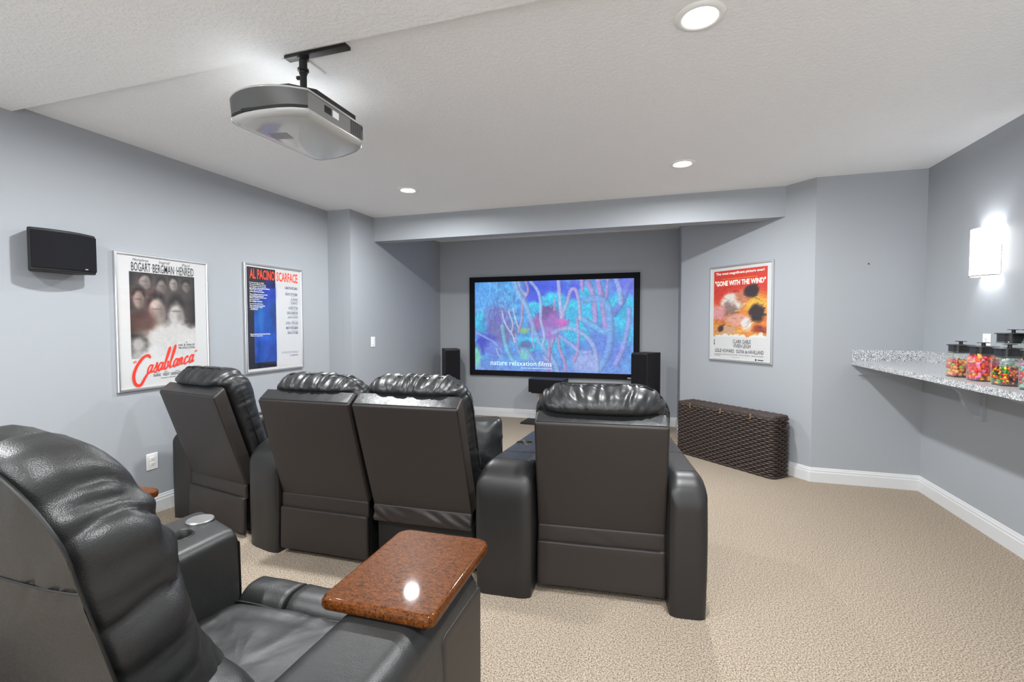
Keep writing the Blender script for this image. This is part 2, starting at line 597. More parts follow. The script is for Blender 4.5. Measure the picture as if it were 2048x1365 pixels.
downlight(-2.347, 4.144, 'white recessed downlight before the beam, nearest the left wall')
downlight(-2.19, 2.205, 'white recessed downlight almost hidden behind the projector')
for bx, by in ((-2.3, 0.2), (0.15, 0.2), (-1.0, -1.4)):  # unseen downlights added behind the camera for extra room light
    downlight(bx, by, 'added unseen white recessed downlight in the soffit behind the camera', SOFF_Z)

# ------------------------------------------------------------------ armrests and front-row recliners
def arm_mesh(quad, ztop, side_r=0.05, rear_r=0.13, front_r=0.06, inv=None, lip=0.0):
    """quad = rear-left, rear-right, front-right, front-left in plan (world)"""
    Lr = (Vector(quad[3]) - Vector(quad[0])).length
    hw = 0.5
    wd = (Vector(quad[1]) - Vector(quad[0])).length
    v, f = rbox((wd / 2, Lr / 2, (ztop + side_r) / 2), (side_r, 0.03, side_r), (6, 44, 22))
    out = []
    RL, RR, FR, FL = [np.array(q, float) for q in quad]
    for x, y, z in v:
        a = (x + wd / 2) / wd
        b = (y + Lr / 2) / Lr
        z = max(0.002, z + (ztop - side_r) / 2)
        dist = y + Lr / 2
        if z > 0.0:
            zt = ztop
            if dist < rear_r: zt = ztop - rear_r + math.sqrt(max(0, rear_r ** 2 - (rear_r - dist) ** 2))
            df = Lr - dist
            if df < front_r: zt = min(zt, ztop - front_r + math.sqrt(max(0, front_r ** 2 - (front_r - df) ** 2)))
            z0 = 0.35
            if z > z0: z = z0 + (z - z0) * (zt - z0) / (ztop - z0)
        p = (RL * (1 - a) + RR * a) * (1 - b) + (FL * (1 - a) + FR * a) * b
        # upholstery: slight swell of the flanks
        sw = 0.006 * math.sin(math.pi * min(1, z / ztop)) * (2 * a - 1)
        q = Vector((p[0] + sw, p[1], z))
        out.append(inv @ q if inv else q)
    return out, f

def quad_at(quad, a, b):
    RL, RR, FR, FL = [np.array(q, float) for q in quad]
    p = (RL * (1 - a) + RR * a) * (1 - b) + (FL * (1 - a) + FR * a) * b
    return p

def cut_holes(o, holes):
    """sink round cup holes (local x, y, ztop, r, depth) into an armrest"""
    for x, y, zt, r, dp in holes:
        c = MB().lathe([(r, zt - dp), (r, zt + 0.1)], 28, (x, y, 0)).build('cutter', DARK)
        md = o.modifiers.new('cut', 'BOOLEAN')
        md.operation = 'DIFFERENCE'
        md.solver = 'EXACT'
        md.object = c
        c.matrix_world = o.matrix_world if o.parent is None else Matrix.Identity(4)
        par = o.parent
        if par: c.matrix_world = par.matrix_world
        bpy.context.view_layer.update()
        dg = bpy.context.evaluated_depsgraph_get()
        me = bpy.data.meshes.new_from_object(o.evaluated_get(dg))
        o.modifiers.clear()
        old = o.data
        o.data = me
        bpy.data.meshes.remove(old)
        bpy.data.objects.remove(c)
        me.polygons.foreach_set('use_smooth', [True] * len(me.polygons))
        me.set_sharp_from_angle(angle=math.radians(50))
        m2 = me.materials
        while len(m2) > 1: m2.pop()

def armrest(root, quad, ztop, m=VINYL_ARM, side_r=0.05, rear_r=0.13, front_r=0.06, cup=None, button=None, seams=(), pipe=False):
    bpy.context.view_layer.update()
    inv = root.matrix_world.inverted()
    v, f = arm_mesh(quad, ztop, side_r, rear_r, front_r, inv)
    o = obj('armrest', v, f, m, root, True, 70)
    holes = []
    def lp(a, b, z=0):
        p = quad_at(quad, a, b)
        return inv @ Vector((p[0], p[1], z))
    if cup:
        p = lp(*cup)
        cut_holes(o, [(p.x, p.y, ztop, 0.046, 0.075)])
        MB().lathe([(0.0455, ztop - 0.074), (0.0455, ztop + 0.001), (0.049, ztop + 0.004), (0.053, ztop + 0.001), (0.0535, ztop - 0.004)], 32, (p.x, p.y, 0), cap=False).build('cup_holder', PIPING, o, True, 60)
        MB().lathe([(0.001, ztop - 0.0745), (0.0455, ztop - 0.0735)], 32, (p.x, p.y, 0)).build('cup_floor', DARK, o, True)
    if button:
        p = lp(*button)
        MB().lathe([(0.046, ztop - 0.004), (0.046, ztop + 0.007), (0.043, ztop + 0.010), (0.001, ztop + 0.010)], 36, (p.x, p.y, 0)).build('accessory_plug', STEEL, o, True, 40)
        o.children[-1]['label'] = 'round brushed steel plug on the armrest'
    for b in seams:
        pts = []
        for k in range(15):
            a = 0.03 + 0.94 * k / 14
            q = lp(a, b)
            e = min(a, 1 - a) * (Vector(quad[1]) - Vector(quad[0])).length
            zz = ztop + 0.0005
            if e < side_r: zz = ztop - side_r + math.sqrt(max(0, side_r ** 2 - (side_r - e) ** 2)) + 0.0005
            dist = b * (Vector(quad[3]) - Vector(quad[0])).length
            if dist < rear_r: zz -= rear_r - math.sqrt(rear_r ** 2 - (rear_r - dist) ** 2)
            pts.append((q.x, q.y, zz))
        MB().tube(pts, 0.0016, 6).build('seam', PIPING, o, True)
    if pipe:
        Lr = (Vector(quad[3]) - Vector(quad[0])).length
        for a in (0.02, 0.98):
            pts = []
            for k in range(30):
                b = 0.03 + 0.965 * k / 29
                q = lp(a, b)
                zz = ztop - side_r * 0.8
                dist, df = b * Lr, Lr - b * Lr
                if dist < rear_r: zz -= rear_r - math.sqrt(max(0, rear_r ** 2 - (rear_r - dist) ** 2))
                if df < front_r: zz -= front_r - math.sqrt(max(0, front_r ** 2 - (front_r - df) ** 2))
                pts.append((q.x, q.y, zz))
            # down the front corner
            q = lp(a, 0.998)
            for zz in (0.5, 0.35, 0.2, 0.05):
                pts.append((q.x, q.y, zz))
            MB().tube(pts, 0.0035, 6).build('piping', PIPING, o, True)
    return o

def back_fold(seed, wtop, amp):
    def fn(u, w_, arc, t, side):
        k = sstep(wtop - 0.26, wtop - 0.02, w_)           # puckers gather along the crown seam
        k2 = 0.35 * sstep(0.24, 0.33, abs(u))             # and down the side seams
        dec = math.exp(-((t - 0.05) / 0.22) ** 2)
        wob = 0.5 * nz(arc * 9 + seed, t * 6)
        f = 1.8 * math.sqrt(abs(nz(arc * 17 + 1.5 * wob + seed, t * 3.2 + seed, seed)) + .002) - 0.8
        f = f + 0.5 * nz(arc * 40 + seed, t * 6, 3.1)
        big = 0.012 * nz(arc * 3.1 + seed, t * 3, seed * 2)
        return amp * f * dec * max(k, k2) + big * (0.4 + 0.6 * k)
    return fn

def recliner(label, loc, rz, width, recline, seed, lower_gap=False, ZS=0.345, ZT=0.935, crown=0.165):
    t = thing('theater_recliner', label, 'recliner', loc, rz, 'black recliners of the front row')
    hw = width / 2
    L = math.hypot(ZT - ZS, recline)
    W = Vector((0, -recline, ZT - ZS)).normalized()
    D = Vector((0, W.z, -W.y))
    O = Vector((0, 0.03, ZS))
    def fr(u, w_, d):
        return O + Vector((u, 0, 0)) + W * w_ + D * d
    # rear lower panel and stretched flap
    mb = MB()
    def low(x, y, z):
        return (x, y + 0.004 * nz(x * 5 + seed, z * 5) - 0.05 * max(0, (0.28 - z)) * 0.4, z)
    y_in = 0.07 if lower_gap else 0.0
    up_ = ZS - 0.345
    mb.rbox((0, 0.02 + y_in, 0.155 + up_ / 2), (hw, 0.018, 0.12 + up_ / 2), (0.02, 0.015, 0.012), (10, 2, 8), low)
    mb.build('rear_panel', VINYL if not lower_gap else DARK, t, True, 60)
    def flap(x, y, z):
        k = math.sin((z - 0.255 - up_) / 0.095 * math.pi)
        a = 0.020 if lower_gap else 0.002
        return (x, y - a * ridge((x + z * 1.6) * 11 + seed, z * 4, seed) * max(0, k), z)
    MB().rbox((0, 0.035, 0.307 + up_), (hw * 0.995, 0.014, 0.053), (0.012, 0.012, 0.012), (40, 2, 8), flap).build('rear_flap', VINYL, t, True, 60)
    # padded slab
    def slab(u, d, w_):
        bow = 0.004 * math.cos(u / hw * 1.5) * math.cos((w_ / L - .5) * 3)
        return fr(u, w_ + 0.030 * (d / 0.09) * sstep(L * .9, L, w_), d - bow)
    s = MB().rbox((0, 0.045, L / 2), (hw, 0.045, L / 2), (0.016, 0.014, 0.014), (12, 3, 12), slab)
    so = s.build('back_shell', VINYL, t, True, 60)
    pts = [fr(-hw + .006, 0.012, .004), fr(-hw + .006, L - .012, .004)]
    for a, b in (((-hw + .007, .01), (-hw + .007, L - .008)), ((-hw + .007, L - .008), (hw - .007, L - .008)), ((hw - .007, L - .008), (hw - .007, .01))):
        MB().tube([fr(a[0] + (b[0] - a[0]) * k / 8, a[1] + (b[1] - a[1]) * k / 8, 0.0035) for k in range(9)], 0.003, 6).build('piping', PIPING, so, True)
    MB().rbox((0, 0.045, L + .001), (hw - .012, 0.038, 0.003), (0.002, 0.002, 0.002), (8, 3, 1), lambda u, d, w_: fr(u, w_ + 0.030 * d / 0.09, d)).build('top_facing', LEATHER, so, True)
    # stuffed back cushion
    ctop = L + crown
    out = []
    wc = hw + 0.012
    cr_ = min(0.16, crown + 0.05)
    body = roundrect(wc * 2, ctop - 0.0, (0.05, 0.05, cr_, cr_), 10)
    out = []
    for x, y in body:
        y = y + ctop / 2
        if y > L * 0.8:     # arched crown
            y = y - 0.03 * (x / wc) ** 2 * sstep(L * 0.8, ctop, y)
        out.append((x, y))
    def fh(u, w_):
        return 0.115 + 0.03 * math.exp(-((w_ - L * 0.98) / 0.15) ** 2)
    def bh(u, w_):
        return 0.078 + 0.075 * sstep(L + 0.0, L + 0.06, w_)
    V, F = puffy(out, fh, bh, 0.42, 300, back_fold(seed, ctop, 0.014), lambda u, w_, d: fr(u, w_, d + 0.172))
    c = obj('back_cushion', V, F, LEATHER, t, True)
    P, _ = resample(out, 120)
    pts = [fr(p[0] * 1.003, p[1] * 1.002, 0.172) for p in P if p[1] > 0.04]
    i0 = max(range(len(pts)), key=lambda i: (pts[i] - pts[i - 1]).length)
    pts = pts[i0:] + pts[:i0]
    MB().tube(pts, 0.0035, 6).build('seam_cord', PIPING, c, True)
    # chassis, seat and leg rest
    MB().box((-hw * .96, 0.06, 0.05), (hw * .96, 0.80, 0.30)).build('chassis', DARK, t)
    V, F = puffy(roundrect(width * 0.98, 0.66, (.05,) * 4), lambda a, b: 0.085, lambda a, b: 0.06, 0.16, 120,
                 lambda u, w_, arc, tt, sd: 0.006 * nz(u * 6 + seed, w_ * 6, tt * 3), lambda u, w_, d: (u, 0.55 + w_, 0.40 + d))
    obj('seat_cushion', V, F, LEATHER, t, True)
    MB().rbox((0, 0.88, 0.27), (hw * .97, 0.055, 0.21), (0.04, 0.045, 0.05), (10, 3, 10), lambda x, y, z: (x, y + 0.004 * nz(x * 8 + seed, z * 8), z)).build('leg_rest', LEATHER, t, True, 60)
    return t

ZA = 0.69
c1 = recliner('leftmost recliner of the front row, angled beside the two wall posters', (-2.962, 2.505, 0), math.radians(-10.7), 0.645, 0.205, 1.3, ZT=0.978, crown=0.125)
c2 = recliner('left recliner of the armless middle pair, rear panel reaching low', (-1.950, 2.365, 0), math.radians(1.0), 0.622, 0.185, 5.7, ZS=0.37, ZT=0.995, crown=0.105)
c3 = recliner('right recliner of the armless middle pair, folded flap over dark gap', (-1.297, 2.385, 0), math.radians(2.0), 0.622, 0.215, 9.1, True, ZS=0.365, ZT=1.0, crown=0.105)
c4 = recliner('rightmost recliner of the front row, set apart by a wide wedge arm', (-0.287, 2.462, 0), math.radians(5.0), 0.668, 0.125, 13.9)
armrest(c1, [(-3.445, 2.56), (-3.295, 2.60), (-3.06, 3.47), (-3.22, 3.51)], ZA, side_r=0.06, rear_r=0.15, seams=(0.16, 0.45))
armrest(c1, [(-2.555, 2.40), (-2.272, 2.335), (-2.30, 3.33), (-2.48, 3.36)], ZA, side_r=0.10, rear_r=0.16, cup=(0.55, 0.66), seams=(0.16,))
armrest(c4, [(-0.930, 2.315), (-0.632, 2.335), (-0.66, 3.30), (-0.865, 3.26)], ZA, side_r=0.065, rear_r=0.15, cup=(0.36, 0.56), seams=(0.17, 0.33))
armrest(c4, [(0.062, 2.395), (0.232, 2.415), (0.080, 3.40), (-0.075, 3.375)], ZA, side_r=0.05, rear_r=0.13, seams=(0.14, 0.5))

# black leather throw pillow standing on the third seat
V, F = puffy(roundrect(0.36, 0.34, (.03,) * 4, 4), lambda a, b: 0.075, lambda a, b: 0.075, 0.7, 110,
             lambda u, w_, arc, t, s: 0.005 * ridge(arc * 9, t * 3, 4.4) * math.exp(-((t - .08) / .2) ** 2) + 0.008 * nz(u * 9, w_ * 9, 2.2) )
p = obj('throw_pillow', V, F, LEATHER, None, True)
tag(p, 'square black leather pillow propped on the seat by the wedge arm', 'pillow')
p.matrix_world = Matrix.Translation((-1.165, 2.905, 0.645)) @ Matrix.Rotation(math.radians(22), 4, 'Z') @ Matrix.Rotation(math.radians(78), 4, 'X')
P_, _ = resample(roundrect(0.362, 0.342, (.03,) * 4, 4), 60)
MB().tube([(a, b, 0) for a, b in P_], 0.004, 6, True).build('piping', PIPING, p, True)

# ------------------------------------------------------------------ near recliner
ZN = 0.71
def near_recliner(label, ox):
    t = thing('loveseat_recliner', label, 'recliner', (ox, 0, 0), 0, 'recliners of the rear row')
    # back: leaning, stuffed, rear outer panel framed by piping
    Lb = 0.885
    W = Vector((0, -0.25, 1)).normalized()
    D = Vector((0, W.z, -W.y))
    O = Vector((-0.038, 0.690, 0.36))
    hw = 0.312
    def fr(u, w_, d):
        return O + Vector((u, 0, 0)) + W * w_ + D * d
    out = []
    for x, y in roundrect(2 * hw, Lb, (.06, .06, .215, .215), 14):
        y += Lb / 2
        out.append((x, y - 0.02 * (x / hw) ** 2 * sstep(.6, .9, y)))
    def fold(u, w_, arc, t, side):
        k = sstep(0.30, 0.55, w_)
        dec = math.exp(-((t - 0.0) / 0.13) ** 2) if side < 0 else math.exp(-(t / 0.4) ** 2)
        wob = 1.1 * nz(arc * 5, t * 6, 8.8) + 0.6 * nz(arc * 2.2, 3.3, 1.2)
        f = 2.1 * math.sqrt(abs(nz(arc * 10.5 + wob + 4.2, t * 2.2, 0.7)) + .002) - 0.95
        f = f + 0.32 * nz(arc * 26 + 1.7 + wob, t * 6, 2.1) + 0.5 * nz(arc * 4.1, t * 2, 5)
        return (0.021 * f) * dec * (0.35 + 0.65 * k) + 0.006 * nz(u * 5, w_ * 5, t * 4)
    V, F = puffy(out, lambda u, w_: 0.115 + 0.05 * math.exp(-((w_ - .2) / .12) ** 2), lambda u, w_: 0.10, 0.13, 320, fold, lambda u, w_, d: fr(u, w_ - 0.42 * d * sstep(.45, Lb, w_) , d + 0.10), te_front=0.75)
    b = obj('back_cushion', V, F, LEATHER_SOFT, t, True)
    # flat outer panel of the back with piping and a cross seam
    ih = hw - 0.006
    pan = []
    for x, y in roundrect(2 * ih, Lb + 0.012, (.02, .02, .215, .215), 12):
        y += (Lb + 0.012) / 2
        x2 = x + 0.012 * nz(y * 14, 1.0) * sstep(.25, .5, y) 
        pan.append((x2, y + 0.010 * nz(x * 14, 7.0)))
    PN, _ = resample(pan, 160)
    cc = PN.mean(0)
    V, F = [], []
    ts = [0, .04, .1, .2, .34, .5, .68, .86]
    for ti, tt in enumerate(ts):
        for i, q in enumerate(PN):
            g = cc + (q - cc) * (1 - tt)
            d = -0.009 - 0.010 * sstep(0, .3, tt)
            d += -0.005 * sstep(0.02, .2, tt) * nz(g[0] * 7, g[1] * 7, 3.3) - 0.004 * ridge(i * .21, tt * 2, 5.5) * math.exp(-((tt - .03) / .12) ** 2)
            gap = abs(g[1] - 0.665 + 0.05 * g[0])
            d += 0.006 * math.exp(-(gap / 0.008) ** 2)
            V.append(fr(g[0], g[1], d + 0.002))
    n = len(PN)
    for a in range(len(ts) - 1):
        for i in range(n):
            j = (i + 1) % n
            F.append((a * n + i, (a + 1) * n + i, (a + 1) * n + j, a * n + j))
    V.append(fr(cc[0], cc[1], -0.012))
    k = len(V) - 1
    for i in range(n):
        j = (i + 1) % n
        F.append(((len(ts) - 1) * n + i, k, (len(ts) - 1) * n + j))
    pn = obj('back_panel', V, F, LEATHER_SOFT, t, True)
    MB().tube([fr(q[0], q[1], -0.007) for q in PN], 0.0032, 6, True).build('piping', PIPING, pn, True)
    MB().tube([fr((ih - .006) * (k / 10 - 1), 0.665 - 0.05 * (ih - .006) * (k / 10 - 1), -0.006 - 0.0115 * (1 - abs((k - 10) / 10) ** 5)) for k in range(21)], 0.0026, 6).build('cross_seam', PIPING, pn, True)
    # lumbar roll where back meets seat
    V, F = puffy(roundrect(0.72, 0.22, (.06, .06, .09, .05)), lambda a, b_: 0.10, lambda a, b_: 0.05, 0.55, 120,
                 lambda u, w_, arc, tt, sd: 0.008 * nz(arc * 12, tt * 3, 1.1) * math.exp(-(tt / .4) ** 2), lambda u, w_, d: (u + .02, 0.78 + d - w_ * .3, 0.585 + w_ - 0.08 * u))
    obj('lumbar_roll', V, F, LEATHER_SOFT, t, True)
    # seat with front bolster
    x0, x1 = -1.440 + 1.18, -0.778 + 1.18
    xm, xw = (x0 + x1) / 2, (x1 - x0)
    V, F = puffy(roundrect(xw + .01, 0.60, (.06, .06, .05, .05)), lambda a, b_: 0.075 + 0.012 * math.cos(a / xw * 3), lambda a, b_: 0.06, 0.22, 200,
                 lambda u, w_, arc, tt, sd: 0.010 * ridge((u * .5 + w_) * 9 + 1.5 * nz(u * 3, w_ * 3), (u - w_) * 1.5 + tt * 3, 2.0) * (1 - .5 * tt) * (1 if sd > 0 else 0),
                 lambda u, w_, d: (xm + u, 0.985 + w_, 0.405 + d))
    obj('seat_cushion', V, F, LEATHER_SOFT, t, True)
    MB().tube([(x0 + xw * k / 12, 1.286 + .004 * math.sin(k), 0.452) for k in range(13)], 0.005, 6).build('piping', PIPING, t, True)
    lr = None
    xs = [x0 - .005, x0 + xw * .30, x0 + xw * .80, x1 + .005]
    for a, b_ in zip(xs[:-1], xs[1:]):
        m = MB().rbox(((a + b_) / 2, 1.375, 0.30), ((b_ - a) / 2, 0.085, 0.185), (0.012, 0.075, 0.08), (10, 4, 8),
                  lambda x, y, z: (x, y + 0.004 * nz(x * 9, z * 7), z + 0.004 * nz(x * 12, y * 14, 3)))
        m.build('bolster_section', LEATHER_SOFT, t, True, 70)
    MB().box((x0 + .01, 0.55, 0.05), (x1 - .01, 1.36, 0.34)).build('chassis', DARK, t)
    return t
near = near_recliner('near recliner with wrinkled leather back and wooden tray, bottom left', -1.18)
near_left_arm = [(-1.758, 0.48), (-1.440, 0.48), (-1.436, 1.315), (-1.735, 1.425)]
near_right_arm = [(-0.782, 0.42), (-0.528, 0.42), (-0.522, 1.335), (-0.778, 1.335)]
armrest(near, near_left_arm, ZN, LEATHER_SOFT, side_r=0.035, rear_r=0.10, front_r=0.05, cup=(0.52, 0.80), button=(0.40, 0.918), pipe=True)
armrest(near, near_right_arm, ZN, LEATHER_SOFT, side_r=0.06, rear_r=0.10, front_r=0.06, pipe=True)
# smooth outer side panel with a vertical seam
MB().rbox((0.658, 1.205, 0.32), (0.006, 0.132, 0.318), (0.005, 0.02, 0.02), (2, 6, 8), None).build('side_panel', VINYL, near, True)

def tray(label, cx, cy, rz, z):
    t = thing('swivel_tray', label, 'tray table', (cx, cy, z), rz, 'burl wood swivel trays')
    out = roundrect(0.318, 0.432, (.022, .022, .04, .04), 6)
    P, _ = resample(out, 96)
    V, F = [], []
    prof = [(-.016, 0), (-.012, 0), (-.003, .004), (0, .010), (0, .024), (-.003, .030), (-.008, .0332), (-.011, .034), (-.015, .034)]
    n = len(P)
    for off, zz in prof:
        for q in P:
            r = np.linalg.norm(q)
            V.append((q[0] * (1 + off / r), q[1] * (1 + off / r), zz))
    for a in range(len(prof) - 1):
        for i in range(n):
            j = (i + 1) % n
            F.append((a * n + i, a * n + j, (a + 1) * n + j, (a + 1) * n + i))
    F.append(tuple(reversed(range(n)))); F.append(tuple(range((len(prof) - 1) * n, len(prof) * n)))
    obj('tray_top', V, F, BURL, t, True, 60)
    MB().lathe([(0.03, -0.02), (0.03, 0), (0.055, 0), (0.055, 0.002)], 24, (0.06, 0.02, 0)).build('swivel_post', STEEL, t, True, 40)
    return t
tray('large burl wood tray with a lamp glare, on the near right armrest', -0.668, 1.198, math.radians(1.2), ZN + 0.0015)

# neighbour of the near recliner: only its tray shows past the leather back
nb = near_recliner('rear-row recliner hidden behind the near wrinkled back, at far left', -1.18 - 1.03)
armrest(nb, [(-2.735, 0.48), (-2.515, 0.48), (-2.493, 1.33), (-2.715, 1.33)], ZN, LEATHER_SOFT, side_r=0.035, rear_r=0.10, front_r=0.075, pipe=True)
tray('burl wood tray corner peeking out behind the near leather back', -2.155, 1.235, math.radians(2), ZN + 0.0015)

# ------------------------------------------------------------------ numpy pictures for flat prints
rng = np.random.RandomState(7)
def smooth_noise(h, w_, cells, seed):
    r = np.random.RandomState(seed)
    g = r.rand(cells + 2, int(cells * w_ / h) + 2)
    y = np.linspace(0, cells, h); x = np.linspace(0, g.shape[1] - 2, w_)
    y0 = y.astype(int); x0 = x.astype(int)
    fy = (y - y0)[:, None]; fx = (x - x0)[None]
    fy = fy * fy * (3 - 2 * fy); fx = fx * fx * (3 - 2 * fx)
    y1 = np.minimum(y0 + 1, g.shape[0] - 1); x1 = np.minimum(x0 + 1, g.shape[1] - 1)
    return (g[y0][:, x0] * (1 - fy) * (1 - fx) + g[y1][:, x0] * fy * (1 - fx) + g[y0][:, x1] * (1 - fy) * fx + g[y1][:, x1] * fy * fx)

def fbm(h, w_, cells, seed, o=4):
    a = sum(smooth_noise(h, w_, cells * 2 ** k, seed + k) * 0.5 ** k for k in range(o))
    return a / sum(0.5 ** k for k in range(o))

def blend(img, mask, col):
    img += (np.array(col, float)[None, None] - img) * mask[..., None]

def blob(img, cx, cy, rx, ry, col, soft=0.35, jit=None, a=1.0):
    h, w_ = img.shape[:2]
    Y, X = np.mgrid[0:h, 0:w_]
    d = np.sqrt(((X - cx) / rx) ** 2 + ((Y - cy) / ry) ** 2)
    if jit is not None: d = d + (jit - .5) * 0.8
    blend(img, np.clip((1 - d) / soft + .5, 0, 1) * a, col)

def stroke(img, pts, width, col, soft=1.5, a=1.0, shade=True):
    h, w_ = img.shape[:2]
    P = np.array(catmull(pts, 5))
    x0, y0 = np.maximum(P.min(0) - width - 4, 0).astype(int)
    x1, y1 = (P.max(0) + width + 4).astype(int)
    x1, y1 = min(x1, w_), min(y1, h)
    if x1 <= x0 or y1 <= y0: return
    Y, X = np.mgrid[y0:y1, x0:x1]
    best = np.full(X.shape, 1e9); side = np.zeros(X.shape)
    for p, q in zip(P[:-1], P[1:]):
        e = q - p
        L2 = e @ e + 1e-9
        t = np.clip(((X - p[0]) * e[0] + (Y - p[1]) * e[1]) / L2, 0, 1)
        dx, dy = X - p[0] - t * e[0], Y - p[1] - t * e[1]
        d = np.hypot(dx, dy)
        m = d < best
        best = np.where(m, d, best)
        side = np.where(m, dx, side)
    m = np.clip((width / 2 - best) / soft + .5, 0, 1) * a
    c = np.ones(X.shape + (3,)) * np.array(col, float)
    if shade: c = c * (1.0 - 0.22 * (best / (width / 2)).clip(0, 1)[..., None] ** 2 - 0.14 * (side / (width / 2)).clip(-1, 1)[..., None])
    sub = img[y0:y1, x0:x1]
    sub += (c - sub) * m[..., None]

def to_image(name, img):
    h, w_ = img.shape[:2]
    a = np.ones((h, w_, 4), np.float32)
    a[..., :3] = np.clip(img[::-1] / 255.0, 0, 1)
    im = bpy.data.images.new(name, w_, h)
    im.pixels.foreach_set(a.ravel())
    im.update()
    im.pack()
    return im

def print_mat(name, im, emit=0.0, rough=0.5):
    m, nt, b = new_mat(name)
    t = node(nt, 'ShaderNodeTexImage'); t.image = im; t.extension = 'EXTEND'
    uv = node(nt, 'ShaderNodeTexCoord')
    nt.links.new(uv.outputs['UV'], t.inputs['Vector'])
    b.inputs['Roughness'].default_value = rough
    if emit:
        b.inputs['Base Color'].default_value = (0.02, 0.02, 0.02, 1)
        nt.links.new(t.outputs['Color'], b.inputs['Emission Color'])
        b.inputs['Emission Strength'].default_value = emit
    else:
        nt.links.new(t.outputs['Color'], b.inputs['Base Color'])
    return m

def uv_quad(name, corners, m, parent):
    o = obj(name, corners, [(0, 1, 2, 3)], m, parent)
    l = o.data.uv_layers.new(name='UVMap')
    for i, c in enumerate(((0, 0), (1, 0), (1, 1), (0, 1))):
        l.data[i].uv = c
    return o

# ---- lettering
def text_geo(body, bold=0.0, spacing=1.0):
    cu = bpy.data.curves.new('lettering', 'FONT')
    cu.body = body
    cu.offset = bold
    cu.space_character = spacing
    cu.resolution_u = 2
    o = bpy.data.objects.new('lettering', cu)
    COL.objects.link(o)
    bpy.context.view_layer.update()
    dg = bpy.context.evaluated_depsgraph_get()
    me = bpy.data.meshes.new_from_object(o.evaluated_get(dg))
    v = np.array([tuple(x.co) for x in me.vertices])
    f = [tuple(p.vertices) for p in me.polygons]
    bpy.data.objects.remove(o)
    bpy.data.curves.remove(cu)
    bpy.data.meshes.remove(me)
    return v, f

class Print:
    """a flat printed sheet: frame = (origin, right, up, normal); x,y in metres"""
    def __init__(s, O, U, N):
        s.O, s.U, s.N = Vector(O), Vector(U), Vector(N)
        s.W = Vector((0, 0, 1))
        s.layers = {}
    def at(s, x, y, d=0.0):
        return s.O + s.U * x + s.W * y + s.N * d
    def text(s, body, x0, x1, y0, y1, m, bold=0.0, shear=0.0, rot=0.0, cap=False):
        v, f = text_geo(body, bold)
        lo, hi = v.min(0), v.max(0)
        if cap:
            lo[1], hi[1] = 0.0, 0.73
        x = (v[:, 0] - lo[0]) / (hi[0] - lo[0]) * (x1 - x0)
        y = (v[:, 1] - lo[1]) / (hi[1] - lo[1]) * (y1 - y0)
        X = x0 + x + shear * y
        Y = y0 + y + rot * x
        s.layers[(m.name, len(s.layers))] = (m, MB().add([s.at(a, b, 0.0012) for a, b in zip(X, Y)], f))
    def ribbon(s, pts, width, m, d=0.0014):
        P = np.array(catmull(pts, 7))
        T = np.gradient(P, axis=0)
        T /= np.linalg.norm(T, axis=1)[:, None] + 1e-9
        Nn = np.stack([-T[:, 1], T[:, 0]], 1)
        n = len(P)
        wd = np.array([width * (0.55 + 0.45 * math.sin(math.pi * min(1, max(0, k / (n - 1)))) ** .5) for k in range(n)])[:, None]
        A, B = P + Nn * wd / 2, P - Nn * wd / 2
        s.nr = getattr(s, 'nr', 0) + 1
        d = d + s.nr * 0.0003
        v = [s.at(a[0], a[1], d + k * 8e-6) for k, a in enumerate(A)] + [s.at(b[0], b[1], d + k * 8e-6) for k, b in enumerate(B)]
        s.layers.setdefault(m.name, (m, MB()))[1].add(v, [(i, n + i, n + i + 1, i + 1) for i in range(n - 1)])
    def disc(s, x, y, r, m):
        s.layers.setdefault(m.name, (m, MB()))[1].add([s.at(x + r * math.cos(a * .4), y + r * math.sin(a * .4), .0013) for a in range(16)], [tuple(range(16))])
    def rect(s, x0, y0, x1, y1, m):
        s.layers.setdefault(m.name, (m, MB()))[1].add([s.at(x0, y0, .0011), s.at(x1, y0, .0011), s.at(x1, y1, .0011), s.at(x0, y1, .0011)], [(0, 1, 2, 3)])
    def build(s, parent, name='lettering'):
        bpy.context.view_layer.update()
        inv = parent.matrix_world.inverted()
        for m, mb in s.layers.values():
            mb.v = [tuple(inv @ Vector(p)) for p in mb.v]
            mb.build(name, m, parent)

def ink(name, c, emit=0):
    return mat('ink_' + name, c, 0.5, bump=(500, 0.02, 0.0002), emit=((c, emit) if emit else None))
INK_BLACK = ink('black', rgb(34, 33, 38))
INK_RED = ink('red', rgb(226, 48, 28))
INK_ORANGE = ink('orange_red', rgb(236, 74, 40))
INK_WHITE = ink('white', rgb(240, 240, 240))
INK_GREYBLUE = ink('grey_blue', rgb(98, 102, 126))
INK_YELLOW = ink('yellow', rgb(236, 150, 60))
INK_CREAM = ink('cream', rgb(246, 240, 226))

